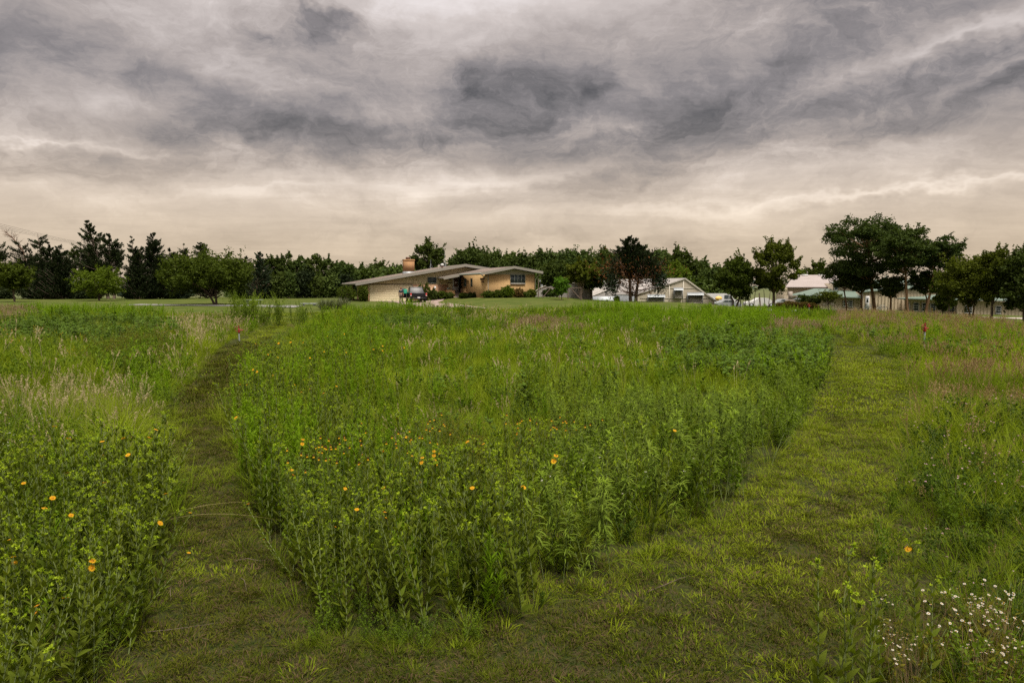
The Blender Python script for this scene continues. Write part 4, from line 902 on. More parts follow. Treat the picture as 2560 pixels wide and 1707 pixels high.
    if dead:
        dm = MB()
        for i in range(dead):
            azm = g.uniform(0, 6.28); z0 = H * g.uniform(.06, .42); rr = Wd * g.uniform(.25, .5); zz = z0 + rr * g.uniform(.1, .7)
            s0 = np.array([cx(.2) + g.normal(0, .15), g.normal(0, .15), z0]); e = np.array([cx(.2) + math.cos(azm) * rr, math.sin(azm) * rr, zz]); m_ = (s0 + e) / 2 - np.array([0, 0, .1 * rr])
            tt = np.linspace(0, 1, 6)[:, None]; pts = (1 - tt) ** 2 * s0 + 2 * tt * (1 - tt) * m_ + tt ** 2 * e; dm.tube(pts, np.linspace(.05, .012, 6), 4, cap=False)
            for j in range(7):
                q = pts[g.integers(2, 6)]; dm.tube([q, q + g.normal(0, .22, 3) + [0, 0, .12], q + g.normal(0, .4, 3) + [0, 0, .3]], [.014, .008, .004], 3, cap=False)
        dm.obj('dead_branches', M_dead, o)
    tk.obj('trunk', bark or M_bark, o, smooth=True)
    cm.obj('crown', LF[leaf], o)
    return o
T = tree; CG = 'dark cedars in the windbreak on the left'; nc = 0
# left windbreak of red cedars and small deciduous trees in front of it
T('cedar_tree', 5, 748, 604, 110, 106, 'cedar', 'cedar', 'dark cedar cut by the left picture edge, behind the small green tree', group=CG, seed=1, trunk_r=.2, n=7000, clear=.03)
T('cedar_tree', 82, 748, 598, 120, 103, 'cedar', 'cedar', 'dark cedar with a leaning bare top branch, second from the left', group=CG, seed=2, lean=-.10, n=7000, trunk_r=.2, clear=.04, trunks=2)
T('cedar_tree', 122, 748, 579, 125, 100, 'cedar', 'cedar', 'broad dense dark cedar with two peaks near the left edge', group=CG, seed=3, n=12000, trunk_r=.25, clear=.04, trunks=2, lean=-.03)
T('cedar_tree', 155, 748, 612, 90, 100, 'cedar', 'cedar', 'dark cedar forming the right shoulder of the broad two-peaked one', group=CG, seed=4, n=8000, clear=.03)
T('cedar_tree', 192, 748, 617, 62, 104, 'cedarsparse', 'oak', 'thin see-through cedar left of the tallest leaning cedar', group=CG, seed=5, n=2600, clear=.42, trunk_r=.15)
T('cedar_tree', 229, 748, 611, 66, 103, 'cedar', 'cedar', 'medium cedar at the left foot of the tallest leaning cedar', group=CG, seed=6, n=3600, clear=.40)
T('cedar_tree', 250, 748, 551, 84, 102, 'cedarsparse', 'cedar', 'tallest cedar, leaning left with an open see-through crown', group=CG, seed=7, n=5600, clear=.34, lean=-.12, trunk_r=.24, root_px=272)
T('cedar_tree', 282, 748, 584, 74, 102, 'cedarsparse', 'cedar', 'cedar with curved open trunk right of the tallest one', group=CG, seed=8, n=4600, clear=.36, trunk_r=.22, root_px=286, lean=-.02)
T('cedar_tree', 346, 748, 588, 88, 99, 'cedar', 'cedar', 'dense cedar with blunt toothed top left of the pointed one', group=CG, seed=9, n=10000, clear=.03, trunks=2)
T('cedar_tree', 392, 748, 581, 100, 101, 'cedar', 'cedar', 'dense pointed cedar with drooping side tips left of the round tree', group=CG, seed=10, n=11000, clear=.03, lean=-.03)
T('cedar_tree', 430, 748, 620, 80, 103, 'cedar', 'cedar', 'low dark cedar behind the left side of the round tree', group=CG, seed=11, n=6000, clear=.02)
T('cedar_tree', 464, 748, 606, 66, 106, 'cedar', 'cedar', 'cedar whose thin spire rises over the round tree', group=CG, seed=12, n=5000, clear=.03)
T('cedar_tree', 516, 748, 606, 86, 106, 'cedar', 'cedar', 'cedar with a wind-swept tip leaning left above the round tree', group=CG, seed=13, n=7000, lean=-.08, clear=.03)
T('cedar_tree', 618, 748, 636, 60, 104, 'cedar', 'cedar', 'small pointed cedar at the right shoulder of the round tree', group=CG, seed=14, n=5000, clear=.02)
T('cedar_tree', 652, 748, 629, 64, 103, 'cedar', 'cedar2', 'grey-green cedar right of the round tree with dead patches', group=CG, seed=15, n=6500, clear=.02, dead=10)
# bare leaning dead top
bt = P(62, 748, 103); dd_ = empty('dead_tree', (bt.x, 103, zg(bt.x, 103)), 0, label='bare dead treetop leaning left out of the cedars at far left', cat='dead tree')
gg = np.random.default_rng(4); dmb = MB(); s0 = np.array([.9, 0, 0]); pts = [s0, (0.8, 0, 4), (.1, 0, 7.2), (-1.2, 0, 9.0), (-2.4, 0, 10.1)]; dmb.tube(pts, [.2, .16, .1, .06, .02], 6)
bb = MB()
for i in range(26):
    k = gg.uniform(.45, 1); q = np.array([np.interp(k * 4, range(5), [p[c] for p in pts]) for c in range(3)])
    e = q + np.array([gg.uniform(-1.3, .9), gg.uniform(-.6, .6), gg.uniform(-.1, 1.1)]) * 1.0; bb.tube([q, (q + e) / 2 + gg.normal(0, .08, 3), e], [.035, .02, .008], 4, cap=False)
    for j in range(4): f2 = e + gg.normal(0, .3, 3); bb.tube([(q + e) / 2, f2], [.012, .005], 3, cap=False)
dmb.obj('trunk', M_dead, dd_, smooth=True); bb.obj('branches', M_dead, dd_)
T('deciduous_tree', 35, 753, 657, 92, 84, 'round', 'mid', 'small mid-green tree with forked thin trunk at the left edge', seed=21, n=6000, clear=.28, trunk_r=.12, lsize=.17)
T('deciduous_tree', 248, 748, 671, 126, 90, 'open', 'light', 'low spreading yellow-green tree in front of the tallest cedar', seed=22, n=6500, clear=.1, trunk_r=.12, lsize=.17)
T('deciduous_tree', 520, 761, 633, 215, 76, 'round', 'mid', 'large round-crowned green tree with a short forked trunk by the road', seed=23, n=15000, clear=.22, trunk_r=.17, trunks=2, lsize=.19, root_px=540)
WG = 'trees of the wood behind the house'
for i, (px, top, w, st, lf, lab) in enumerate([
    (690, 634, 70, 'open', 'oak', 'thin leaning tree with bare twigs at its top, left of the mixed thicket'), (722, 632, 70, 'open', 'oak', 'dark open-topped tree in the mixed thicket'), (752, 637, 66, 'open', 'wood', 'dark ragged tree in the middle of the mixed thicket'),
    (790, 636, 64, 'open', 'oak', 'tall ragged tree with pale bare limbs in the mixed thicket'), (826, 648, 66, 'open', 'wood2', 'pale green-grey tree left of the house end'), (858, 649, 62, 'round', 'wood', 'rounded dark tree at the end of the thicket left of the house')]):
    T('thicket_tree', px, 748, top, w, 108, st, lf, lab, group='trees of the mixed thicket left of the house', seed=30 + i, n=5500, clear=.08, lsize=.24, dead=5 if i in (0, 3) else 0)
for i in range(9):
    px = 600 + i * 33; T('shrub', px, 748, 692 - (i * 37) % 17, 60, 104, 'shrub', ['oak', 'wood', 'cedar'][i % 3], 'dark shrub in the undergrowth of the mixed thicket', 'shrub', 'undergrowth shrubs below the thicket', seed=50 + i, n=2200, lsize=.24)
for i, (px, w, top) in enumerate(((88, 70, 712), (140, 76, 706), (178, 60, 716), (205, 50, 722), (232, 44, 726), (330, 60, 716), (372, 66, 710), (418, 64, 706), (452, 60, 712), (5, 60, 720))):
    T('shrub', px, 749, top, w, 101 + i % 3, 'shrub', ['cedar', 'oak', 'cedar2'][i % 3], 'dark low growth at the foot of the cedars', 'shrub', 'undergrowth shrubs at the foot of the cedars', seed=230 + i, n=2600, lsize=.22)
woods = [(905, 666, 90, 'oak'), (948, 660, 96, 'oak'), (990, 668, 80, 'wood'), (1040, 656, 90, 'wood'), (1150, 640, 80, 'wood2'), (1182, 613, 112, 'oak'), (1232, 626, 100, 'wood'), (1272, 630, 80, 'wood'), (1310, 634, 90, 'oak'), (1358, 624, 110, 'wood'), (1405, 634, 90, 'oak'),
         (1432, 626, 100, 'wood'), (1478, 628, 110, 'wood'), (1520, 622, 100, 'oak'), (1628, 622, 110, 'wood'), (1672, 626, 90, 'wood'), (1700, 620, 90, 'oak'), (1742, 644, 90, 'wood'), (1772, 662, 80, 'wood'), (1800, 678, 80, 'oak'), (1690, 665, 90, 'wood2'), (1560, 632, 100, 'wood')]
for i, (px, top, w, lf) in enumerate(woods):
    side = 'left of the chimney' if px < 1010 else 'behind the house roof' if px < 1330 else 'behind the hoop house' if px < 1560 else 'behind the greenhouse'
    T('wood_tree', px, 752, top, w, 118 + (i * 7) % 11, 'round', lf, 'dark rounded tree of the wood standing ' + side, group=WG + ' ' + side, seed=70 + i, n=6500, clear=.1, lsize=.30, trunk_r=.25)
T('oak_tree', 1075, 752, 595, 92, 104, 'open', 'oak', 'dark ragged oak rising above the house roof right of the chimney', seed=100, n=7500, clear=.25, lsize=.22)
# far tree line beyond the fields
gg = np.random.default_rng(19); N_ = 9000; th = gg.uniform(-.85, .85, N_); Yy = gg.uniform(520, 560, N_); hh = 6 + 3 * np.sin(th * 37) + 2.5 * np.sin(th * 91 + 1) + 1.5 * np.sin(th * 211)
Vq, Fq = quads(np.stack([th * Yy, Yy, -1 + hh * gg.uniform(0, 1, N_) ** .7], -1), 1.7 * gg.uniform(.6, 1.3, N_), 1.4, g=gg); MB().add(Vq, Fq).obj('distant_tree_line', leafmat('distant_foliage', (.055, .075, .06), (.09, .11, .09), 0, .9, .1, 1), label='low blue-green line of trees far beyond the fields', cat='trees', kind='stuff')
# wood understorey: one dark mass between the trunks
gg = np.random.default_rng(9); N_ = 26000
cxp = gg.uniform(560, 1840, N_); Yy = gg.uniform(112, 132, N_); X0 = (cxp - 1280) / F * Yy; Z0 = zg(X0, Yy) + gg.uniform(0, 1, N_) ** 1.2 * np.interp(cxp, (560, 900, 1000, 1750, 1840), (4.5, 4.5, 5, 4.5, 3)) 
Vq, Fq = quads(np.stack([X0, Yy, Z0], -1), .42 * gg.uniform(.6, 1.3, N_), 1.3, g=gg); MB().add(Vq, Fq).obj('undergrowth', LF['wood'], label='dark undergrowth filling the wood between its trunks', cat='undergrowth', kind='stuff')
# middle: shrubby trees before the greenhouse
T('deciduous_tree', 1392, 746, 655, 84, 84, 'round', 'oak', 'dark bushy tree between the house and the young bright tree', seed=110, n=5500, clear=.18, trunk_r=.13)
T('deciduous_tree', 1452, 747, 650, 90, 82, 'open', 'olive', 'open tree with two pale slender trunks left of the browned cedar', seed=111, n=4600, clear=.32, trunk_r=.11, trunks=2, bark=M_barkl)
T('deciduous_tree', 1478, 747, 648, 92, 86, 'round', 'oak', 'dense dark tree just left of the browned cedar', seed=112, n=7000, clear=.2, trunk_r=.16)
T('sapling', 1404, 751, 692, 44, 76, 'round', 'bright', 'young bright green sapling on the lawn', seed=113, n=2600, clear=.2, trunk_r=.05, lsize=.12)
T('cedar_tree', 1583, 760, 585, 150, 80, 'cedarwide', 'cedar', 'large cedar with pointed top and browned dead lower branches', seed=114, n=11000, clear=.42, trunk_r=.22, trunks=2, dead=46)
ct = P(1583, 760, 80); gg = np.random.default_rng(3); N_ = 1500; C = gg.normal(size=(N_, 3)) * [1.9, .7, .8] + [ct.x - .2, 79.6, zg(ct.x, 80) + 3.7]
# rusty dead sprays belong to that cedar
cd = [o for o in sc.objects if o.get('label', '').startswith('large cedar with pointed')][0]
Vq, Fq = quads(C - np.array(cd.location), .14 * gg.uniform(.6, 1.3, N_), 2.5, g=gg); MB().add(Vq, Fq).obj('dead_foliage', LF['rust'], cd, label='rust-brown dead sprays')
for s in (-1, 1):
    N_ = 1500; C = gg.normal(size=(N_, 3)) * [.5, .5, .75] + [s * 2.85 + (.3 if s < 0 else 0), -.2, 2.4 if s < 0 else 2.7]; Vq, Fq = quads(C, .15 * gg.uniform(.6, 1.2, N_), 2.2, g=gg); MB().add(Vq, Fq).obj('low_branch_foliage', LF['cedar2'], cd)
T('deciduous_tree', 1690, 752, 655, 80, 108, 'round', 'light', 'lighter round tree just above the greenhouse ridge', seed=115, n=4500, clear=.1)
T('deciduous_tree', 1838, 771, 640, 102, 90, 'round', 'mid', 'dense mid-green tree over the parked van', seed=116, n=12000, clear=.12, trunk_r=.2, trunks=2, lsize=.19)
T('deciduous_tree', 1934, 776, 602, 124, 88, 'open', 'olive', 'tall olive-green tree with ragged top left of the metal building', seed=117, n=12000, clear=.18, trunk_r=.22, lsize=.19, root_px=1934)
T('deciduous_tree', 2040, 765, 651, 68, 135, 'round', 'mid', 'rounded tree seen above the pale metal roof', seed=118, n=4500, clear=.1, lsize=.26); T('deciduous_tree', 2098, 765, 652, 60, 132, 'round', 'wood', 'dark tree above the roof just left of the tallest locust', seed=119, n=4000, clear=.1, lsize=.26)
T('deciduous_tree', 2000, 765, 664, 40, 135, 'round', 'light', 'small pale tree left of the roof vents', seed=120, n=2500, clear=.1, lsize=.26); T('small_tree', 2025, 768, 736, 62, 90, 'spread', 'oak', 'low dark spreading shrub tree above the clipped hedge', seed=121, n=2400, clear=.25, trunk_r=.05, lsize=.15)
T('small_tree', 2070, 779, 728, 66, 88, 'spread', 'olive', 'thin small tree with airy flat crown before the low wall', seed=122, n=1100, clear=.45, trunk_r=.045, lsize=.15)
for i, (px, Y) in enumerate(((1862, 92), (1873, 93), (1884, 92), (1912, 91), (1921, 93), (1828, 92), (1850, 91))):
    q = P(px, 772, Y); o = empty('thin_trunk', (q.x, Y, zg(q.x, Y)), 0, label='slender leaning stem between the parked cars and the hedge', cat='sapling', group='slender stems beside the car park'); MB().tube([(0, 0, -.1), (.05 * (-1) ** i, 0, 1), (.22 * (-1) ** i, 0, 2.6)], [.06, .05, .03], 6).obj('stem', M_bark, o)
LG = 'locust trees in front of the metal building'
T('locust_tree', 2160, 780, 543, 225, 92, 'spread', 'locust', 'tallest locust with flat layered crown and thick trunk', group=LG, seed=131, n=15000, clear=.30, trunk_r=.24, lsize=.2, root_px=2187, bark=M_barkb)
T('locust_tree', 2255, 789, 567, 160, 85, 'spread', 'locust', 'second locust with orange-brown trunk right of the tallest', group=LG, seed=132, n=10000, clear=.42, trunk_r=.19, lsize=.19, root_px=2270, bark=M_barkb)
T('locust_tree', 2335, 789, 591, 130, 85, 'spread', 'locust', 'rightmost tall locust with open fork below its crown', group=LG, seed=133, n=8500, clear=.46, trunk_r=.18, lsize=.19, root_px=2313, bark=M_barkb)
T('locust_tree', 2104, 777, 650, 100, 95, 'spread', 'oak', 'small dark locust at the left end of the row', group=LG, seed=134, n=4500, clear=.36, trunk_r=.13, lsize=.18, root_px=2117, bark=M_barkb)
T('locust_tree', 2150, 780, 676, 84, 93, 'spread', 'oak', 'small dark locust between the leftmost and the tallest', group=LG, seed=135, n=3600, clear=.42, trunk_r=.15, lsize=.18, root_px=2154, bark=M_barkb)
T('locust_tree', 2222, 786, 688, 84, 88, 'spread', 'oak', 'short curved-trunk locust just right of the tallest', group=LG, seed=136, n=3600, clear=.40, trunk_r=.16, lsize=.18, root_px=2228, bark=M_barkb)
T('locust_tree', 2310, 789, 680, 90, 87, 'spread', 'locust', 'shorter locust crown below the rightmost tall one', group=LG, seed=137, n=3600, clear=.45, trunk_r=.12, lsize=.18, root_px=2318, bark=M_barkb)
T('deciduous_tree', 2424, 809, 640, 150, 62, 'round', 'olive', 'spreading olive tree with forked trunk at the right', seed=141, n=12500, clear=.22, trunk_r=.10, trunks=2, lsize=.14, root_px=2427, bark=M_barkb)
T('deciduous_tree', 2480, 812, 626, 130, 60, 'open', 'olive', 'taller open olive tree beside the forked one', seed=142, n=11000, clear=.24, trunk_r=.13, lsize=.14, root_px=2476)
T('deciduous_tree', 2560, 806, 620, 140, 58, 'round', 'oak', 'dark dense tree cut by the right picture edge', seed=143, n=12000, clear=.12, trunk_r=.15, lsize=.15)
T('small_tree', 2357, 789, 733, 40, 84, 'round', 'mid', 'small conical green tree with reddish base before the right wing', seed=144, n=2200, clear=.15, trunk_r=.07, lsize=.13)
T('deciduous_tree', 2372, 789, 668, 90, 80, 'open', 'mid', 'mid-green tree in front of the right wing', seed=145, n=6500, clear=.18, trunk_r=.1, lsize=.17)
# hedge by the far road
gg = np.random.default_rng(12); hl = G(1938, 778); hr = G(2048, 780); N_ = 9000
hx = gg.uniform(hl.x, hr.x, N_); hz = gg.uniform(0, 1, N_); hgt = np.interp(hx, (hl.x, (hl.x + hr.x) / 2, hr.x), (.95, 1.05, .8)) + .08 * np.sin(hx * 3)
HY = (hl.y + hr.y) / 2 ; C = np.stack([hx, HY + gg.uniform(-.7, .7, N_), zg(hx, np.full(N_, HY)) + hz * hgt + gg.normal(0, .04, N_)], -1)
Vq, Fq = quads(C, .11 * gg.uniform(.6, 1.4, N_), 1.5, g=gg); he = empty('hedge', (hl.x, HY, zg(hl.x, HY)), 0, label='clipped reddish-green hedge beside the far road', cat='hedge')
MB().add(Vq - np.array(he.location), Fq).obj('foliage', LF['hedge'], he); hk = MB()
for i in range(12): x = (hr.x - hl.x) * (i + .5) / 12; hk.tube([(x, 0, -.2), (x + .1, 0, .8)], [.03, .015], 4)
hk.obj('stems', M_bark, he, kind='stuff')
# shrubs by the house
for i, (px, base, top, w, Y, lf, lab) in enumerate([
    (1160, 744, 733, 24, 86, 'mid', 'small green shrub right of the entrance steps'), (1180, 745, 732, 26, 84.5, 'oak', 'dark green shrub against the wing side wall'),
    (1222, 746, 728, 34, 78.6, 'mid', 'green shrub at the corner of the front wing'), (1246, 745, 726, 34, 78.8, 'mid', 'rounded green shrub under the wing wall'), (1268, 745, 716, 34, 79, 'light', 'tallest green shrub below the wide window'), (1296, 745, 721, 24, 79.4, 'hedge', 'reddish shrub below the right end of the wide window'),
    (1315, 745, 730, 26, 80, 'mid', 'low green shrub near the right corner of the wing'), (1330, 745, 724, 22, 80.2, 'olive', 'yellowish shrub at the right corner of the wing'),
    (1052, 749, 712, 18, 86, 'mid', 'tall green bush on the left in front of the pink brick'), (1068, 749, 710, 20, 86, 'mid', 'taller green bush beside the lamp post wall'), (1082, 748, 724, 22, 86, 'oak', 'low dark bush behind the lamp post'), (1104, 747, 728, 30, 86.5, 'mid', 'green bush left of the planter'), (1122, 746, 732, 26, 87, 'oak', 'dark bush in front of the planter'),
    (866, 754, 714, 46, 83, 'mid', 'large leafy bush covering the left end of the garage'), (908, 754, 716, 26, 84, 'mid', 'vine-like bush at the garage pier'), (1375, 748, 722, 40, 83, 'oak', 'dark round shrub left of the young bright tree'), (1542, 760, 741, 14, 78, 'oak', 'tiny dark conical shrub left of the browned cedar')]):
    T('shrub', px, base, top, w, Y, 'shrub', lf, lab, 'shrub', 'garden shrubs around the house', seed=160 + i, n=1900 if w > 20 else 900, lsize=.13)
# grey spiky yucca-like clump and bright bushes at the far edge of the meadow
def spiky(px, base, top, w, Y, lf, label, name='yucca_clump', n=420, el=(0.5, 1.5), bend=.3, wd=.03, cat='plant', group=None):
    g = np.random.default_rng(int(px)); b = P(px, base, Y); zb = zg(b.x, Y); H = P(px, top, Y).z - zb; Wd = w * Y / F
    o = empty(name, (b.x, Y, zb), 0, label=label, cat=cat, group=group)
    r = g.uniform(0, 1, n) ** .5 * Wd * .32; a = g.uniform(0, 6.28, n); e0 = g.uniform(el[0], el[1], n)
    Vs, Fs = strips(np.stack([r * np.cos(a), r * np.sin(a) * .6, np.zeros(n)], -1), a, e0, e0 - bend, H * g.uniform(.75, 1.08, n), wd, 3)
    MB().add(Vs, Fs).obj('leaves', LF[lf], o); return o
spiky(815, 768, 741, 44, 64, 'yucca', 'left half of the grey-green spiky clump beside the far end of the left path', group='grey spiky clumps at the meadow edge'); spiky(852, 768, 740, 48, 65, 'yucca', 'right half of the grey-green spiky clump beside the far end of the left path', group='grey spiky clumps at the meadow edge')

# ---------------------------------------------------------------- meadow plants (prototypes)
GR = {
 'grass': leafmat('meadow_grass_blades', (0.081, 0.121, 0.005), (0.167, 0.210, 0.012), .35, .5, .6, .7),
 'rosin': leafmat('rosinweed_leaves', (0.056, 0.084, 0.007), (0.109, 0.135, 0.013), .30, .5, .2, .8, spec=.35),
 'lime': leafmat('lime_buds', (.16, .235, .010), (.28, .355, .025), .35, .5, .1, .8),
 'stem': leafmat('pale_stems', (.10, .14, .045), (.17, .20, .075), .1, .6, .1, .8),
 'whorl': leafmat('narrow_leaves', (0.067, 0.108, 0.011), (0.137, 0.188, 0.022), .3, .5, .2, .8),
 'tips': leafmat('narrow_leaf_tips', (0.131, 0.198, 0.017), (0.196, 0.276, 0.027), .35, .5, .1, .8),
 'broad': leafmat('broad_grey_green_leaves', (0.039, 0.077, 0.008), (0.082, 0.130, 0.016), .2, .6, .2, .9, spec=.25),
 'bush': leafmat('fine_bush_leaves', (0.055, 0.094, 0.006), (0.109, 0.160, 0.010), .3, .55, .5, .9),
 'olive': leafmat('olive_fine_leaves', (0.065, 0.077, 0.006), (0.131, 0.116, 0.013), .3, .6, .2, .9),
 'dark': leafmat('dark_clover_leaves', (0.023, 0.044, 0.005), (0.052, 0.084, 0.009), .25, .5, .2, .9),
 'rod': leafmat('upright_rod_leaves', (0.082, 0.148, 0.005), (0.147, 0.237, 0.010), .35, .5, .5, .7),
 'straw': leafmat('straw_seed_heads', (.28, .23, .13), (.42, .35, .22), .3, .8, .2, .9),
 'tan': leafmat('reddish_tan_grass', (.19, .13, .065), (.30, .21, .115), .3, .8, .25, .8),
 'pinktan': leafmat('pinkish_plumes', (.20, .14, .09), (.30, .22, .15), .3, .9, .25, .8),
 'turf': leafmat('mown_turf', (0.082, 0.121, 0.005), (0.178, 0.215, 0.011), .3, .6, .45, .8, patchscale=.5),
 'dim_turf': leafmat('dull_olive_turf', (0.031, 0.044, 0.003), (0.070, 0.076, 0.007), .2, .7, .5, .8, patchscale=.5),  # dry olive tone, with foreground vignette shade painted into the colour
 'thatch': leafmat('dry_thatch', (0.048, 0.034, 0.016), (0.100, 0.070, 0.036), .2, .8, .3, .9, patchscale=.4),
 'petal': leafmat('yellow_orange_petals', (.46, .24, .010), (.60, .36, .02), .35, .5, .1, .8),
 'disc': leafmat('orange_flower_discs', (.30, .12, .01), (.40, .2, .02), 0, .8, .1, .8),
 'cone': leafmat('dark_flower_cones', (.03, .015, .008), (.06, .03, .015), 0, .8, .1, .8),
 'pink': leafmat('pale_pink_florets', (.50, .30, .42), (.66, .48, .56), .3, .6, .1, .8),
 'white': leafmat('white_florets', (.42, .41, .36), (.55, .53, .48), .3, .6, .1, .8),
}
MK = list(GR); MI = {k: i for i, k in enumerate(MK)}; MATS = [GR[k] for k in MK]
lance = np.array([.55, 1.0, .88, .5, .03]); blade = np.array([.7, 1, .85, .5, .04])
def P_stem(mb, pts, r0, r1, mi, n=4): mb.tube(pts, np.linspace(r0, r1, len(pts)), n, mi, cap=False)
def curve(g, H, lean=.12, az_=None, k=6):
    a = g.uniform(0, 6.28) if az_ is None else az_; t = np.linspace(0, 1, k); b = g.uniform(.3, 1) * lean * H
    return np.stack([np.cos(a) * b * t ** 1.6, np.sin(a) * b * t ** 1.6, H * t * (1 - .02 * t)], -1)
def at_(pts, t):
    k = np.linspace(0, 1, len(pts)); return np.stack([np.interp(t, k, pts[:, c]) for c in range(3)], -1)
def budhead(g, p, s=.026, n=14):
    a = g.uniform(0, 6.28, n); e = g.uniform(-.3, 1.4, n); return strips(np.repeat(p[None], n, 0), a, e, e + .5, s * g.uniform(.7, 1.2, n), s * .5, 2, np.array([.7, 1, .1]))
def flowerV(g, p, r=.030, az_=0, tilt=.9, n=13, droop=0.0):
    """ray petals round a disc, facing along azimuth az_ with elevation tilt"""
    a = np.arange(n) * 2 * math.pi / n; V_, F_ = strips(np.zeros((n, 3)), a, .25 - droop, -.05 - droop, r * g.uniform(.85, 1.1, n), r * .42, 3, np.array([.45, 1, .85, .25]))
    Mx = np.array((Matrix.Rotation(az_, 3, 'Z') @ Matrix.Rotation(math.pi / 2 - tilt, 3, 'Y'))); return V_ @ Mx.T + p, F_, Mx
def rosin_parts(seed, H=1.2, flowers=0, lod=0):
    g = np.random.default_rng(seed); st = curve(g, H, .14); nn = int(H / .062) if not lod else int(H / .1); S = MB(); P_stem(S, st, .0065, .003, MI['stem'], 4 if not lod else 3)
    t = np.linspace(.08, .95, nn) + g.normal(0, .004, nn); LV = []
    for i, q in enumerate(t):
        p = at_(st, q); a0 = i * math.pi / 2 + g.normal(0, .2); L = (.120 - .055 * q) * g.uniform(.85, 1.15) * (1.25 if lod else 1)
        for s in (0, math.pi):
            e0 = g.uniform(.65, 1.15); V_, F_ = strips(p[None], a0 + s, e0, e0 - g.uniform(0, .5), L, L * (.37 if not lod else .40), 4, lance, g.uniform(-.4, .4)); LV.append((V_, F_))
    B = MB(); nbud = g.integers(3, 6); FL = []
    for i in range(nbud):
        a = g.uniform(0, 6.28); top = at_(st, .90 + .02 * i if i < 5 else .97); e = top + np.array([math.cos(a) * .04, math.sin(a) * .04, .035 + .05 * g.random()])
        P_stem(B, np.array([top, e]), .002, .0015, MI['stem'], 3)
        if i < flowers: FL.append((e + [0, 0, .01], a))
        else: V_, F_ = budhead(g, e, .022 if not lod else .027, 12 if not lod else 6); B.add(V_, F_, MI['lime'])
    fl = []
    for (p, a) in FL:
        pet = MB(); til = g.uniform(.5, 1.2); V_, F_, Mx = flowerV(g, p, g.uniform(.022, .028), a, til, 13); pet.add(V_, F_, MI['petal'])
        ds = MB(); ds.lathe([(0, .008), (.008, .006), (.0105, 0), (0, -.006)], n=8, mi=MI['disc']); ds.v = [v @ Mx.T + p for v in ds.v]; fl.append((pet, ds))
    return S, LV, B, fl
def joined(seed, **k):
    S, LV, B, fl = rosin_parts(seed, **k); m_ = MB(); m_.v = S.v + B.v; 
    m_ = MB()
    for q in [S, B] + [x for pr_ in fl for x in pr_]:
        off = m_.n
        for v, f, mm in zip(q.v, q.f, q.m): m_.v.append(v); m_.f.append(np.asarray(f) + off); m_.m.append(mm)
        m_.n += q.n
    for V_, F_ in LV: m_.add(V_, F_, MI['rosin'])
    return m_
def whorl(seed, H=1.0, lod=0, tips=True):
    g = np.random.default_rng(seed); m_ = MB(); st = curve(g, H, .12); P_stem(m_, st, .005, .002, MI['stem'], 3)
    n = 70 if not lod else 34; t = g.uniform(.25, 1, n) ** .8; p = at_(st, t); a = np.arange(n) * 2.4 + g.normal(0, .3, n); e0 = np.interp(t, (.2, .9, 1), (.5, .75, 1.2)) + g.normal(0, .15, n)
    L = np.interp(t, (.2, .7, 1), (.13, .14, .07)) * g.uniform(.8, 1.2, n); V_, F_ = strips(p, a, e0, e0 - g.uniform(1.2, 1.9, n), L, L * (.115 if not lod else .2), 4, np.array([.6, 1, .9, .6, .05]))
    if tips:
        hi = t > .93; k = 5 * 2
        for sel, mi_ in ((~hi, MI['whorl']), (hi, MI['tips'])):
            idx = np.nonzero(sel)[0]
            if len(idx): VV = V_.reshape(n, k, 3)[idx].reshape(-1, 3); bb_ = (np.arange(len(idx)) * k)[:, None] + (np.arange(4) * 2)[None]; m_.add(VV, np.stack([bb_, bb_ + 1, bb_ + 3, bb_ + 2], -1).reshape(-1, 4), mi_)
    else: m_.add(V_, F_, MI['whorl'])
    return m_
def tuft(seed, H=.75, n=46, r=.13, wd=.005, mi='grass', e=(.75, 1.5), bend=(.5, 1.6), heads=0, hm='straw', hl=.12, dry=.08):
    g = np.random.default_rng(seed); m_ = MB(); a = g.uniform(0, 6.28, n); rr = g.uniform(0, 1, n) ** .5 * r; e0 = g.uniform(*e, n); b0 = np.stack([rr * np.cos(a), rr * np.sin(a), np.zeros(n)], -1)
    nd = int(n * dry); L = H * g.uniform(.55, 1.15, n)
    V_, F_ = strips(b0[nd:], a[nd:] + g.normal(0, .5, n - nd), e0[nd:], e0[nd:] - g.uniform(*bend, n - nd), L[nd:], wd * g.uniform(.7, 1.3, n - nd), 5, np.array([.7, 1, .95, .8, .5, .04]), g.uniform(-.5, .5, n - nd)); m_.add(V_, F_, MI[mi])
    if nd: V_, F_ = strips(b0[:nd], a[:nd], e0[:nd], e0[:nd] - 1.2, L[:nd] * .8, wd, 4, blade); m_.add(V_, F_, MI['thatch'])
    for i in range(heads):
        aa = g.uniform(0, 6.28); st = curve(g, H * g.uniform(1.0, 1.3), .30, aa); st[:, :2] += g.normal(0, r * .5, 2); P_stem(m_, st, .0018 * (wd / .005), .0012 * (wd / .005), MI['straw' if hm == 'straw' else hm], 3)
        k = 16; q = g.uniform(1 - hl / H, 1, k); pp_ = at_(st, q) + g.normal(0, .010, (k, 3)); ax = st[-1] - st[-2]; ax = ax / np.linalg.norm(ax) + [0, 0, .1]
        V_, F_ = quads(pp_, .012 * (wd / .005) ** .6, 2.4, axis=ax, spread=.35, g=g); m_.add(V_, F_, MI[hm])
    return m_
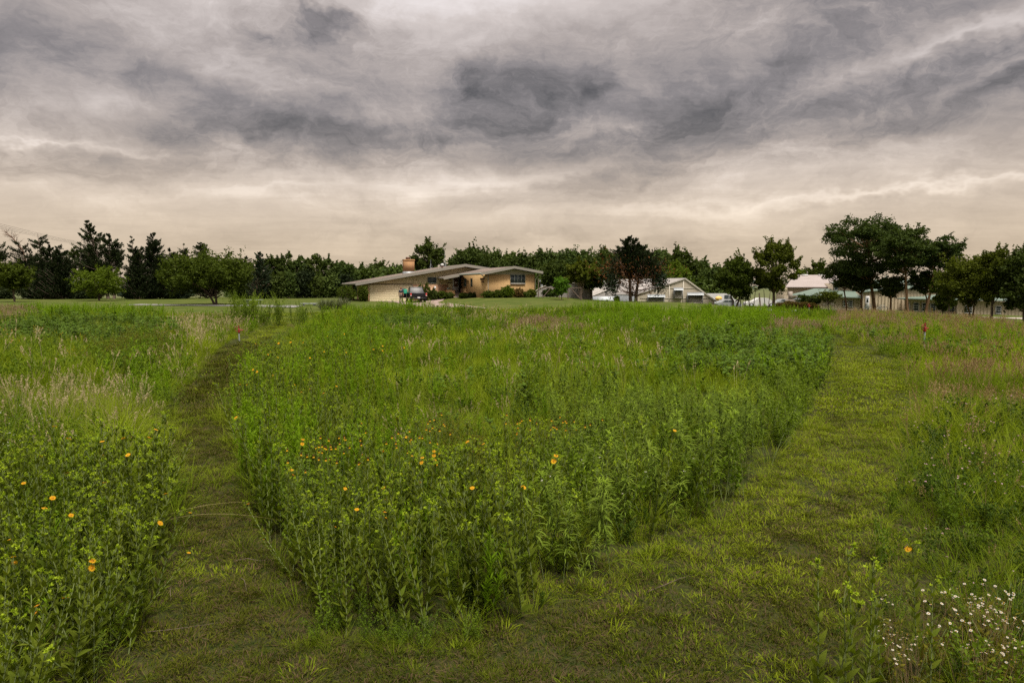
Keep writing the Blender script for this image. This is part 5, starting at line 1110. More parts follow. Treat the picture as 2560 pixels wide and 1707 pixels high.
def leafy(seed, H=.7, r=.22, n=320, ls=.028, mi='bush', stems=7, asp=2.0, flowers=0, fm='pink', fs=.014, upright=0.3, top=None):
    g = np.random.default_rng(seed); m_ = MB(); per = n // stems
    for s in range(stems):
        a = g.uniform(0, 6.28); st = curve(g, H * g.uniform(.7, 1.05), r / H * 1.6, a); st[:, :2] += g.normal(0, r * .3, 2); P_stem(m_, st, .003, .0015, MI['stem'], 3)
        q = g.uniform(.12, 1, per); p = at_(st, q) + g.normal(0, ls * .7, (per, 3)) * np.interp(q, (0, 1), (2, 1))[:, None]
        V_, F_ = quads(p, ls * g.uniform(.6, 1.2, per), asp, axis=np.array([0, 0, upright]), spread=1.0, g=g); m_.add(V_, F_, MI[mi])
        if top: V_, F_ = quads(st[-1] + g.normal(0, ls * .6, (5, 3)), ls * .9, asp, axis=np.array([0, 0, .8]), g=g); m_.add(V_, F_, MI[top])
        for f in range(flowers // stems + (g.random() < (flowers / stems) % 1)):
            c = st[-1] + g.normal(0, .05, 3) + [0, 0, .03]; V_, F_ = quads(c + g.normal(0, fs * .5, (9, 3)) * [1, 1, .4], fs, 1.2, g=g); m_.add(V_, F_, MI[fm])
    return m_
def broad(seed, H=.85, lod=0):
    g = np.random.default_rng(seed); m_ = MB()
    for s in range(3):
        a = g.uniform(0, 6.28); st = curve(g, H * g.uniform(.75, 1.05), .2, a); st[:, :2] += g.normal(0, .07, 2); P_stem(m_, st, .004, .002, MI['stem'], 3)
        n = 15 if not lod else 9; t = g.uniform(.3, 1, n); aa = g.uniform(0, 6.28, n); L = g.uniform(.07, .13, n) * (1.2 if lod else 1); e0 = g.uniform(.1, .7, n)
        V_, F_ = strips(at_(st, t), aa, e0, e0 - g.uniform(.4, 1.3, n), L, L * .5, 3, np.array([.3, 1, .8, .05]), g.uniform(-.3, .3, n)); m_.add(V_, F_, MI['broad'])
    return m_
def rod(seed, H=1.0, lod=0):
    g = np.random.default_rng(seed); m_ = MB()
    for s in range(4):
        st = curve(g, H * g.uniform(.75, 1.05), .10); st[:, :2] += g.normal(0, .07, 2); P_stem(m_, st, .004, .002, MI['rod'], 3); n = 44 if not lod else 20; t = g.uniform(.15, 1, n); aa = np.arange(n) * 2.4
        L = np.interp(t, (0, .8, 1), (.09, .08, .04)) * (1 if not lod else 1.2); e0 = g.uniform(.6, 1.1, n); V_, F_ = strips(at_(st, t), aa, e0, e0 - .5, L, L * (.18 if not lod else .28), 3, np.array([.5, 1, .8, .05])); m_.add(V_, F_, MI['rod'])
    return m_
def conef(seed, H=.95, nf=5):
    g = np.random.default_rng(seed); m_ = leafy(seed, H * .6, .12, 90, .03, 'bush', 4, 2.6)
    for i in range(nf):
        st = curve(g, H * g.uniform(.85, 1.1), .2); st[:, :2] += g.normal(0, .05, 2); P_stem(m_, st, .002, .0014, MI['stem'], 3); V_, F_, Mx = flowerV(g, st[-1], .021, g.uniform(0, 6), 1.45, 8, droop=1.0); m_.add(V_, F_, MI['petal'])
        m_.lathe([(0, .02), (.008, .015), (.009, .003), (0, -.002)], st[-1], 7, MI['cone'])
    return m_
def daisy(seed, H=.55, nf=9):
    g = np.random.default_rng(seed); m_ = leafy(seed, H * .8, .12, 60, .02, 'olive', 5, 3)
    for i in range(nf):
        st = curve(g, H * g.uniform(.8, 1.15), .35); st[:, :2] += g.normal(0, .05, 2); P_stem(m_, st, .0016, .001, MI['tan'], 3); V_, F_, Mx = flowerV(g, st[-1], .010, g.uniform(0, 6), 1.2, 12); m_.add(V_, F_, MI['white'])
        m_.lathe([(0, .004), (.0045, .002), (0, -.002)], st[-1], 6, MI['petal'])
    return m_
def feather(seed, H=1.7):
    g = np.random.default_rng(seed); m_ = MB()
    for s in range(3):
        a = g.uniform(-1.2, .6); st = curve(g, H * g.uniform(.75, 1.05), .42, a, 9); st[:, :2] += g.normal(0, .08, 2); P_stem(m_, st, .006, .002, MI['whorl'], 4); n = 60; t = g.uniform(.15, 1, n); aa = g.uniform(0, 6.28, n)
        L = np.interp(t, (0, .7, 1), (.18, .16, .07)); e0 = g.uniform(.3, 1, n); V_, F_ = strips(at_(st, t), aa, e0, e0 - 1.0, L, L * .2, 3, np.array([.4, 1, .7, .05])); m_.add(V_, F_, MI['whorl'])
    return m_
def pinkp(seed, H=.55):
    return leafy(seed, H, .22, 260, .026, 'dark', 8, 1.8, flowers=2, fm='pink', fs=.013)
def grassfall(seed): return tuft(seed, .95, 60, .10, .0075, 'grass', (.9, 1.5), (1.2, 2.3), dry=.03)
PROTO = {}
def reg(name, fn, seeds, **k):
    PROTO[name] = [fn(s, **k) for s in seeds]
PROTO['rosin'] = [joined(1 + i, H=(1.0, .8, .95, .7, 1.05)[i]) for i in range(5)] + [joined(20, H=1.02, flowers=1)]
PROTO['rosinf'] = [joined(31 + i, H=(1.0, .85, .75, 1.05)[i], lod=1) for i in range(4)] + [joined(40, H=1.05, flowers=1, lod=1)]
reg('whorl', whorl, range(50, 55), H=.85); reg('whorlf', whorl, range(55, 59), lod=1, H=.85)
reg('grass', tuft, range(60, 65), n=40, r=.17, H=.66, wd=.008); reg('grassf', tuft, range(65, 69), n=46, r=.26, wd=.013, H=.7)
reg('seed', tuft, range(70, 74), heads=5, H=.8, n=60, r=.14); reg('seedf', tuft, range(74, 77), heads=4, H=.75, n=46, r=.25, wd=.011)
reg('tan', tuft, range(80, 84), heads=4, hm='tan', H=.62, n=50, hl=.16, r=.16); reg('tanf', tuft, range(84, 87), heads=5, hm='tan', H=.62, n=46, hl=.18, r=.25, wd=.011)
reg('pinktan', tuft, range(87, 90), heads=10, hm='pinktan', H=.55, n=30, hl=.22, r=.28, wd=.012)
reg('broad', broad, range(90, 94), H=.72); reg('broadf', broad, range(94, 97), lod=1, H=.72)
reg('bush', leafy, range(100, 104)); reg('bushf', leafy, range(104, 107), n=200, ls=.045, r=.3)
reg('bushw', leafy, range(107, 110), flowers=2, fm='white', fs=.010)
reg('olive', leafy, range(110, 113), mi='olive', n=330, ls=.02, asp=2.6, H=.85)
reg('dark', leafy, range(113, 116), mi='dark', H=.5)
reg('rod', rod, range(120, 124), H=.85); reg('rodf', rod, range(124, 127), lod=1, H=.88)
reg('cone', conef, range(130, 133)); reg('daisy', daisy, range(133, 136)); reg('feather', feather, range(136, 139)); reg('pinkp', pinkp, range(139, 143)); reg('fall', grassfall, range(143, 146))
reg('turf', tuft, range(150, 155), H=.065, n=70, r=.17, wd=.0065, mi='turf', e=(.3, 1.3), bend=(.3, 1.0), dry=.34)
reg('turfd', tuft, range(161, 166), H=.045, n=110, r=.17, wd=.005, mi='dim_turf', e=(.3, 1.3), bend=(.3, 1.0), dry=.28)
reg('litter', tuft, range(166, 169), H=.09, n=26, r=.2, wd=.006, mi='thatch', e=(.02, .25), bend=(0, .2), dry=.3)
reg('turff', tuft, range(155, 158), H=.07, n=70, r=.42, wd=.018, mi='turf', e=(.3, 1.3), bend=(.3, 1.0), dry=.25)
reg('turfl', tuft, range(158, 161), H=.12, n=34, r=.18, wd=.008, mi='turf', e=(.3, 1.2), bend=(.4, 1.2), dry=.05)
PM = {k: [m_.mesh(k, MATS, smooth=False) for m_ in v] for k, v in PROTO.items()}
TRIS = {k: np.mean([len(m_.polygons) * 2 for m_ in v]) for k, v in PM.items()}

# ---------------------------------------------------------------- mown paths, in world metres, from edge lines on the ground
def edge(pts):
    a = np.array([tuple(G(x, y, 2.5, 120))[:2] for x, y in pts]); return a[np.argsort(a[:, 1])]
LL = edge([(272, 1707), (365, 1580), (410, 1440), (435, 1250), (432, 1150), (430, 1060), (450, 1000), (500, 930), (545, 880), (572, 862), (612, 845), (650, 825), (688, 806), (712, 796)])
LR = edge([(800, 1560), (710, 1440), (640, 1310), (600, 1200), (578, 1090), (572, 1010), (612, 925), (655, 870), (694, 845), (728, 822), (755, 806), (772, 796)])
CF = edge([(800, 1560), (840, 1590), (900, 1605)]); 
RL = edge([(1090, 1600), (1250, 1580), (1370, 1545), (1470, 1500), (1580, 1425), (1655, 1370), (1740, 1335), (1830, 1250), (1915, 1185), (1990, 1100), (2035, 1035), (2060, 960), (2078, 900), (2080, 855), (2062, 838)])
RR = edge([(2046, 1707), (2060, 1580), (2110, 1500), (2220, 1400), (2225, 1340), (2242, 1250), (2242, 1140), (2275, 1045), (2268, 960), (2240, 915), (2175, 872), (2110, 850), (2066, 836)])
YAP = G(950, 1606).y - .12
def xe(E, y): return np.interp(y, E[:, 1], E[:, 0])
def region(x, y):
    """0 mown path / lawn, 1 left meadow, 2 centre meadow, 3 right meadow"""
    r = np.zeros(x.shape, int)
    yl, yr = LL[-1, 1], RL[-1, 1]
    xl = np.where(y <= yl, xe(LL, y), LL[-1, 0] + (y - yl) * .1); xlr = np.where(y <= LR[-1, 1], xe(LR, y), xl)
    xr = np.where(y <= yr, xe(RL, y), RL[-1, 0] + (y - yr) * .5); xrr = np.where(y <= RR[-1, 1], xe(RR, y), xr)
    r[x < xl] = 1; r[x > xrr] = 3
    yf = np.interp(x, [LR[0, 0], G(860, 1596).x, G(950, 1606).x, RL[0, 0]], [LR[0, 1], G(860, 1596).y, YAP, RL[0, 1]])
    r[(x > xlr) & (x < xr) & (y > yf) & (x > LR[0, 0] * 1.0 - 50)] = 2
    m0 = (y < LR[0, 1]); r[(r == 2) & m0 & ((x < LR[0, 0]) | (x > RL[0, 0]))] = 0
    for E_, lim in ((RL, RL[0, 1]),): r[(r == 2) & (y < lim) & (x > RL[0, 0])] = 0
    px = 1280 + x / y * F
    ymax = np.interp(px, [-200, 0, 350, 420, 600, 740, 800, 930, 1000, 1100, 1200, 1300, 1400, 1480, 1600, 1900, 1990, 2100, 2300, 2420, 2560, 2800], [62, 60, 57, 50, 48, 48, 51, 57, 57, 53, 50, 50, 51, 53, 57, 57, 56, 62, 58, 52, 46, 44])
    r[y > ymax] = 0
    return r
def regname(px, py, reg_, y, g):
    """which plant grows here: looked up by where its top stands in the view, drawn with soft borders"""
    px = px + g.normal(0, 26) * (1 if y < 25 else .8); py = py + g.normal(0, 12 if py > 950 else 6)
    u = g.random()
    def inn(cx, cy, rx, ry): return ((px - cx) / rx) ** 2 + ((py - cy) / ry) ** 2 < 1
    if reg_ == 1:
        if py > 1085: return 'rosin' if u < .8 else ('grass' if u < .86 else 'whorl' if u < .9 else 'rod' if u < .93 else 'bush')
        if inn(340, 1080, 120, 130) or inn(560, 870, 60, 90) and 0: return 'seed' if u < .35 else 'fall' if u < .8 else 'grass'
        if py > 985: return 'bushw' if u < .6 else 'seed' if u < .8 else 'grass'
        if inn(150, 960, 260, 46): return 'seed' if u < .55 else 'grass'
        if inn(470, 860, 110, 80) and px + py * .3 > 690: return 'seed' if u < .5 else 'grass'
        if inn(380, 925, 110, 60): return 'rod' if u < .5 else 'bush'
        if inn(340, 850, 110, 40): return 'bush' if u < .6 else 'olive'
        if inn(215, 795, 235, 26) or (px < 60 and 775 < py < 815): return 'broad'
        if py < 774: return ('pinktan' if px < 60 else 'rod') if u < .8 else 'grass'
        if px > 440 and py < 830: return 'seed' if u < .4 else 'bush' if u < .7 else 'rod' if u < .85 else 'pinktan'
        if py < 870 and u < .12: return 'cone'
        return 'grass' if u < .72 else 'seed' if u < .78 else 'bush'
    if reg_ == 3:
        if py > 1560 and 2050 < px < 2450: return 'grass'
        if py > 1400: return 'grass' if u < .5 else 'bush' if u < .65 else 'fall' if u < .88 else 'tan'
        if py > 1290: return 'fall' if u < .45 else 'grass' if u < .8 else 'dark'
        if py > 1010: return 'pinkp' if u < (.4 if px > 2300 else .15) else 'grass' if u < .78 else 'bush' if u < .88 else 'tan'
        if py > 940: return 'tan' if u < .35 else 'grass' if u < .75 else 'pinkp'
        if px < 2260 and py > 800: return 'grass' if u < .4 else 'pinktan' if u < .55 else 'bush' if u < .8 else 'broad'
        if py > 860: return 'tan' if u < .66 else 'grass'
        if py < 800: return 'pinktan' if u < (.16 if px > 2100 else .35) else 'tan' if u < .5 else 'grass'
        return 'grass' if u < .45 else 'rod' if u < .62 else 'tan' if u < .9 else 'broad'
    # centre
    if py < 790 and 1440 < px < 1960: return 'rod'
    if inn(1370, 790, 110, 14) or inn(1990, 795, 60, 12) or inn(665, 790, 60, 14): return 'pinktan' if u < .6 else 'grass'
    if inn(1880, 845, 230, 48) or inn(1040, 782, 130, 18) or inn(700, 830, 70, 26): return 'broad' if u < .85 else 'rod'
    if inn(860, 1118, 130, 34) or inn(1390, 1060, 140, 26) or inn(1075, 1080, 60, 34): return 'bush' if u < .30 else 'rosin' if u < .6 else 'bush'
    if inn(1180, 1050, 110, 60): return 'olive' if u < .7 else 'grass'
    if px < 1010 and 850 < py < 1110: return ('rosin' if u < .42 else 'rod' if u < .8 else 'grass') if px < 900 else ('rod' if u < .5 else 'rosin' if u < .65 else 'grass')
    if py > 1085 and px < 1330: return 'rosin' if u < .76 else 'whorl' if u < .86 else 'rod' if u < .92 else 'bush'
    if py > 1250 and px < 1420: return 'rosin' if u < .5 else 'whorl'
    if inn(1430, 1320, 210, 130): return 'whorl' if u < .85 else 'rosin'
    if inn(1990, 930, 130, 50): return 'bush' if u < .75 else 'whorl'
    if py > 1085: return ('whorl' if u < .4 else 'bushw' if u < .7 else 'rosin' if u < .8 else 'grass') if px < 1900 else ('grass' if u < .6 else 'bush')
    if py > 915 and px > 1330: return 'whorl' if u < .55 else 'grass' if u < .82 else 'bush'
    if inn(1350, 940, 80, 16): return 'dark'
    if inn(1200, 770, 160, 20) and u < .5: return 'cone' if u < .1 else 'seed'
    if py < 800: return 'grass' if u < .4 else 'rod' if u < .75 else 'bush'
    if 600 < px < 1000: return 'rod' if u < .4 else 'bush' if u < .6 else 'broad' if u < .7 else 'grass'
    return 'grass' if u < .58 else 'rod' if u < .68 else 'seed' if u < .76 else 'bush' if u < .88 else 'broad' if u < .94 else 'dark'
FAR = {'rosin': 'rosinf', 'whorl': 'whorlf', 'grass': 'grassf', 'seed': 'seedf', 'tan': 'tanf', 'broad': 'broadf', 'bush': 'bushf', 'bushw': 'bushf', 'rod': 'rodf', 'fall': 'grassf', 'turf': 'turff'}
HT = {'rosin': 1.18, 'whorl': 1.0, 'grass': .65, 'seed': .85, 'tan': .7, 'pinktan': .6, 'broad': .85, 'bush': .68, 'bushw': .68, 'olive': .85, 'dark': .5, 'rod': .95, 'cone': .95, 'daisy': .55, 'feather': 1.7, 'pinkp': .6, 'fall': .75}
SPAC = {'rosin': 30, 'whorl': 20, 'grass': 18, 'seed': 14, 'tan': 16, 'pinktan': 12, 'broad': 13, 'bush': 11, 'bushw': 11, 'olive': 11, 'dark': 13, 'rod': 13, 'cone': 9, 'daisy': 14, 'pinkp': 11, 'fall': 12}
g = np.random.default_rng(77); SC = {}; INDIV = []
def put(sp, x, y, z, s, i=None, tilt=.17):
    if y < 6.0 and 2010 < 1280 + x / y * F < 2420 and not sp.startswith('turf') and x > 0: s *= .5
    if sp == 'grass' and y < 7.5: s *= .75
    a = g.uniform(0, 6.28); SC.setdefault(sp, []).append((x, y, z, g.normal(0, tilt), g.normal(0, tilt), a, s, (g.integers(len(PM[sp])) if not (sp == 'rosin' and g.random() < .4) else g.integers(4)) if i is None else i))
for (y0, y1, dens) in ((2.9, 9, 48), (9, 15, 22), (15, 24, 14), (24, 38, 8.5), (38, 76, 4.6)):
    wid = .80 * y1 + 2.5; A_ = (y1 - y0) * 2 * wid; n = int(A_ * dens)
    x = g.uniform(-wid, wid, n); y = g.uniform(y0, y1, n); k = np.abs(x) < .80 * y + 2.0; x, y = x[k], y[k]
    rg = region(x, y); k = rg > 0; x, y, rg = x[k], y[k], rg[k]; z = zg(x, y)
    pxl = np.array([topx(a, b, c + .85) for a, b, c in zip(x, y, z)])
    for a, b, c, r_, (px, py) in zip(x, y, z, rg, pxl):
        sp = regname(px, py, r_, b, g)
        if (abs(px - 2313) < 16 and b < 31) and py > 790 and py < 900 or (abs(px - 597) < 22 and 24 < b < 36): continue
        if g.random() > (SPAC[sp] / 30) * (1.0 if b < 24 else 1.35 if b < 38 else 2.0): continue
        # the near corner is free mown ground; the edge of each stand is lower
        hv = .5 * math.sin(a * .9 + 1.3 * math.sin(b * .5)) + .5 * math.sin(b * .8 + 1.7 * math.sin(a * .37 + 2))
        s = g.uniform(.82, 1.12) * (1 + (.10 if sp == 'rosin' else .24) * hv)
        if b < 9 and sp != 'rosin' and g.random() > .65: continue
        if r_ == 3 and b < 6.3: s *= .5
        if r_ == 2 and b > 22 and 1280 + a / b * F < 800: s *= .5 + .5 * max(0, (1280 + a / b * F - 740)) / 60
        de = min(abs(a - xe(E_, b)) for E_ in (LL, LR, RL, RR)); 
        if r_ == 2: de = min(de, b - YAP + .0)
        if de < .7 and sp in ('fall', 'grass', 'seed'): s *= .45 + .6 * de
        if de < .35 and sp not in ('rosin',) and not (r_ == 2 and b > 7):
            s *= .62 + de
        if sp == 'rosin' and r_ == 3: sp = 'grass'
        if sp == 'rosin' and b < 14: INDIV.append((a, b, c, s, r_, px, py)); continue
        put(FAR.get(sp, sp) if b > 17 else sp, a, b, c, s)
# under-layer of grass, so that no bare ground shows
for (y0, y1, dens) in ((2.9, 12, 9), (12, 24, 6), (24, 76, 2.4)):
    wid = .80 * y1 + 2.5; n = int((y1 - y0) * 2 * wid * dens); x = g.uniform(-wid, wid, n); y = g.uniform(y0, y1, n); k = np.abs(x) < .80 * y + 2.0; x, y = x[k], y[k]
    k = region(x, y) > 0; x, y = x[k], y[k]; z = zg(x, y)
    for a, b, c in zip(x, y, z):
        de = min(abs(a - xe(E_, b)) for E_ in (LL, LR, RL, RR)); de = min(de, abs(b - YAP)) if abs(a) < 3 else de
        if de < .22 and b > 6: continue
        put('grass' if b < 17 else 'grassf', a, b, c, g.uniform(.5, .85) * min(1, .3 + de))
        if b < 12 and g.random() < .55: put('bush' if g.random() < .3 else 'dark', a, b, c, g.uniform(.35, .75) * min(1, .45 + de))  # dark herbs fill the near stands, imitating shade between stems
# lanky feathery weeds at the far end of the left path
for i in range(60):
    px = g.choice([605, 640, 700, 745, 780]) + g.normal(0, 16); Y = g.uniform(42, 50); x = (px - 1280) / F * Y; put('feather', x, Y, zg(x, Y), g.uniform(.75, 1.15) * (1.3 if px < 720 else .85))
for i in range(26):                              # bright bushy stems in front of the garage
    px = g.choice([955, 968, 985, 1015, 1025]) + g.normal(0, 6); Y = g.uniform(50, 54); x = (px - 1280) / F * Y; put('rodf', x, Y, zg(x, Y), g.uniform(1.1, 1.5))
# fringe of short weeds at the stand edges
for E_ in (LL, LR, RL, RR):
    for i in range(110):
        y = 3 + (14 - 3) * g.random() ** 1.3; 
        if y > E_[-1, 1]: continue
        x = xe(E_, y) + g.normal(0, .16); put('turfl' if g.random() < .5 else 'grass', x, y, 0, g.uniform(.3, .8) if g.random() < .5 else g.uniform(.16, .30))
for i in range(60):
    x = g.uniform(LR[0, 0], RL[0, 0] + .4); put('grass', x, YAP + g.normal(.06, .10), 0, g.uniform(.16, .34)); (put('bush', x, YAP + g.normal(.22, .12), 0, g.uniform(.2, .45)) if i % 3 == 0 else None)
# mown turf on the paths and the near ground, and on the lawns
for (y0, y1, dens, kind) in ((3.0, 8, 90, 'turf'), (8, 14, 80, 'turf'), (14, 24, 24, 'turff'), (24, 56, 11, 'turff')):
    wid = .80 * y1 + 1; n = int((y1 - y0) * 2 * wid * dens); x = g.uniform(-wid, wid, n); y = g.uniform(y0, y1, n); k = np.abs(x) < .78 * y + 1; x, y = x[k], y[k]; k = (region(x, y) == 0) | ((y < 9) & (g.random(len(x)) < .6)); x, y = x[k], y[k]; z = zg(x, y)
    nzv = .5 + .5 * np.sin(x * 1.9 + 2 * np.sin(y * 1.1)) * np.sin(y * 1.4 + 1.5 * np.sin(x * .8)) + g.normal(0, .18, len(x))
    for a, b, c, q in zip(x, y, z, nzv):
        dull = (b < 5.6 and q < .95) or (b < 6.6 and q < .6) or (a < -1.2 and b < 32 and q < .92) or (b < 8.5 and q < .2) or q < .06  # shade-dimmed turf goes on the near ground and along the left path
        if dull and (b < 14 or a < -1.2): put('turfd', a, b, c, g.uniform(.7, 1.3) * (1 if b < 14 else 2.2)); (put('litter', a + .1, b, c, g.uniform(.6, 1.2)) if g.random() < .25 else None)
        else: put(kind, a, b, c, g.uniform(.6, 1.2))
    if y1 <= 24:
        m_ = len(x) // 9
        for a, b in zip(x[:m_], y[:m_]):
            if (a > 0 or b > 9) and g.random() < .6: put('turfl', a, b, zg(a, b), g.uniform(.5, 1.0))
# ---- scatter through geometry nodes: uncountable plants only
LAB = {'rosin': 'massed leafy rosinweed stems with lime-green buds', 'rosinf': 'distant massed rosinweed stems with buds and yellow flowers', 'whorl': 'massed plants with narrow arching leaves', 'whorlf': 'distant plants with narrow arching leaves', 'grass': 'fresh green meadow grass', 'grassf': 'distant green meadow grass',
 'seed': 'grass with pale straw seed heads', 'seedf': 'distant grass with pale seed heads', 'tan': 'reddish tan grass heads', 'tanf': 'distant reddish tan grass', 'pinktan': 'pinkish brown grass plumes', 'broad': 'broad-leaved grey-green plants', 'broadf': 'distant broad-leaved grey-green plants', 'bush': 'fine-leaved green meadow herbs', 'bushf': 'distant fine-leaved herbs',
 'bushw': 'fine-leaved herbs with tiny white flowers', 'olive': 'olive-brown fine-leaved herbs', 'dark': 'dark green low herbs', 'rod': 'bright upright leafy rods', 'rodf': 'distant bright upright leafy rods', 'cone': 'yellow coneflowers with dark centres', 'daisy': 'small white daisies', 'feather': 'lanky feathery weeds', 'pinkp': 'dark herbs with pale pink flowers', 'fall': 'long arching grass', 'turf': 'short mown turf', 'turff': 'distant short mown turf', 'turfl': 'longer tufts in the mown turf', 'turfd': 'dull olive-brown mown turf with foreground dimness painted in', 'litter': 'dry clippings lying in the mown turf'}
def scatter(sp, data):
    col = bpy.data.collections.new('kinds_of_' + sp)
    for i, me_ in enumerate(PM[sp]):
        o = bpy.data.objects.new('%s_%02d' % (sp, i), me_); col.objects.link(o)
    D = np.array(data, float); me_ = bpy.data.meshes.new('points'); me_.vertices.add(len(D)); me_.vertices.foreach_set('co', D[:, :3].ravel())
    a = me_.attributes.new('rot', 'FLOAT_VECTOR', 'POINT'); a.data.foreach_set('vector', D[:, 3:6].ravel())
    a = me_.attributes.new('scl', 'FLOAT_VECTOR', 'POINT'); a.data.foreach_set('vector', np.repeat(D[:, 6:7], 3, 1).ravel())
    a = me_.attributes.new('idx', 'INT', 'POINT'); a.data.foreach_set('value', D[:, 7].astype(np.int32))
    o = bpy.data.objects.new(LABN[sp], me_); LINK(o); tag(o, LAB[sp], 'meadow plants' if not sp.startswith('turf') else 'grass', kind='stuff')
    ng = bpy.data.node_groups.new('scatter_' + sp, 'GeometryNodeTree'); ng.interface.new_socket('Geometry', in_out='INPUT', socket_type='NodeSocketGeometry'); ng.interface.new_socket('Geometry', in_out='OUTPUT', socket_type='NodeSocketGeometry')
    N = ng.nodes; L = ng.links; gi_ = N.new('NodeGroupInput'); go_ = N.new('NodeGroupOutput'); ip = N.new('GeometryNodeInstanceOnPoints'); ci = N.new('GeometryNodeCollectionInfo')
    ci.inputs['Collection'].default_value = col; ci.inputs['Separate Children'].default_value = True; ci.inputs['Reset Children'].default_value = True
    L.new(gi_.outputs[0], ip.inputs['Points']); L.new(ci.outputs[0], ip.inputs['Instance']); ip.inputs['Pick Instance'].default_value = True
    for nm, tp, sock in (('rot', 'FLOAT_VECTOR', 'Rotation'), ('scl', 'FLOAT_VECTOR', 'Scale'), ('idx', 'INT', 'Instance Index')):
        na = N.new('GeometryNodeInputNamedAttribute'); na.data_type = tp; na.inputs['Name'].default_value = nm
        out = [q for q in na.outputs if q.enabled and q.name == 'Attribute'][0]; L.new(out, ip.inputs[sock])
    L.new(ip.outputs[0], go_.inputs[0]); md = o.modifiers.new('scatter', 'NODES'); md.node_group = ng
LABN = {k: {'rosin': 'rosinweed_mass', 'rosinf': 'distant_rosinweed', 'whorl': 'narrow_leaved_plants', 'whorlf': 'distant_narrow_leaved_plants', 'grass': 'meadow_grass', 'grassf': 'distant_meadow_grass', 'seed': 'seeding_grass', 'seedf': 'distant_seeding_grass', 'tan': 'tan_grass', 'tanf': 'distant_tan_grass', 'pinktan': 'grass_plumes', 'broad': 'broad_leaved_plants', 'broadf': 'distant_broad_leaved_plants', 'bush': 'meadow_herbs', 'bushf': 'distant_meadow_herbs', 'bushw': 'flowering_herbs', 'olive': 'olive_herbs', 'dark': 'dark_herbs', 'rod': 'leafy_rods', 'rodf': 'distant_leafy_rods', 'cone': 'coneflowers', 'daisy': 'daisies', 'feather': 'feathery_weeds', 'pinkp': 'pink_flowering_herbs', 'fall': 'arching_grass', 'turf': 'mown_turf', 'turff': 'distant_mown_turf', 'turfl': 'turf_tufts', 'turfd': 'dull_turf', 'litter': 'dry_clippings'}[k] for k in PM}
# ---------------------------------------------------------------- rosinweed plants one can pick out: objects with their parts
RP = []; RH = (1.05, .9, 1.0, .75, 1.08, .85, 1.02, .95, .68)
for s in range(9):
    S, LV, B, fl = rosin_parts(200 + s, H=(1.05, .9, 1.0, .75, 1.08, .85, 1.02, .95, .68)[s], flowers=[0, 0, 1, 0, 2, 0, 0, 0, 0][s])
    leaf_all = MB()
    for V_, F_ in LV: leaf_all.add(V_, F_, MI['rosin'])
    RP.append((S.mesh('stem', MATS), leaf_all.mesh('leaves', MATS), [MB().add(V_, F_, MI['rosin']).mesh('leaf', MATS) for V_, F_ in LV], B.mesh('buds', MATS), [(p_.mesh('petals', MATS), d_.mesh('disc', MATS)) for p_, d_ in fl]))
def mo(name, me_, par, **k):
    o = bpy.data.objects.new(name, me_); LINK(o); o.parent = par; return tag(o, **k)
def rosin_obj(x, y, z, s, v, rz, tx, ty, label, group, single_leaves=False):
    o = bpy.data.objects.new('rosinweed_plant', None); LINK(o); o.location = (x, y, z); o.rotation_euler = (tx, ty, rz); o.scale = (s, s, s); tag(o, label, 'wildflower', group)
    st, la, ls, bu, fl = RP[v]; mo('stem', st, o)
    if single_leaves:
        for q in ls: mo('leaf', q, o)
    else: mo('leaves', la, o, kind='stuff')
    mo('buds', bu, o, kind='stuff')
    for pe, di in fl: fo = mo('flower_head', pe, o); mo('disc', di, fo)
    return o
INDIV.sort(key=lambda q: q[1] + (2.5 if q[4] == 1 else 0)); vis = [q for q in INDIV if -60 < q[5] < 2620]
TOP = 230; nl = 0
for k, (a, b, c, s, r_, px, py) in enumerate(vis):
    if k < TOP:
        v = int(g.choice(9, p=[.135, .135, .065, .135, .03, .125, .125, .125, .125])); nf = len(RP[v][4]); side = 'stand left of the left mown path' if r_ == 1 else 'front corner of the central meadow'
        hgt = 'short' if s * (1.05, .9, 1.0, .75, 1.08, .85, 1.02, .95, .68)[v] < .82 else 'tall' if s * (1.05, .9, 1.0, .75, 1.08, .85, 1.02, .95, .68)[v] > 1.05 else 'middling'
        if r_ == 1: where = ('path edge' if xe(LL, b) - a < .5 else 'bottom left corner' if b < 5 else 'inner part') + ' of the left stand'
        else: where = ('front row' if b < YAP + .8 else 'second rank') + (', left shoulder' if px < 800 else ', tip' if px < 1150 else ', right shoulder') + ' of the central meadow'
        lab = '%s rosinweed, %s, %s' % (hgt, {0: 'buds only', 1: 'one open flower', 2: 'two open flowers'}[nf], where)
        tilt = .14; edge_l = xe(LL, b) - a if r_ == 1 else 9; out = 0
        if r_ == 1 and edge_l < .6: out = .35
        rosin_obj(a, b, c, s, v, g.uniform(0, 6.28), g.normal(0, tilt) + (.12 if r_ == 2 and b < YAP + 1.2 else 0), g.normal(0, tilt) + out * g.random(), lab, lab + ' (each alike)' if False else lab, single_leaves=(k < 24)); nl += 1
    else: put('rosin', a, b, c, s)
for q in [q for q in INDIV if not (-60 < q[5] < 2620)]: put('rosin', *q[:4])
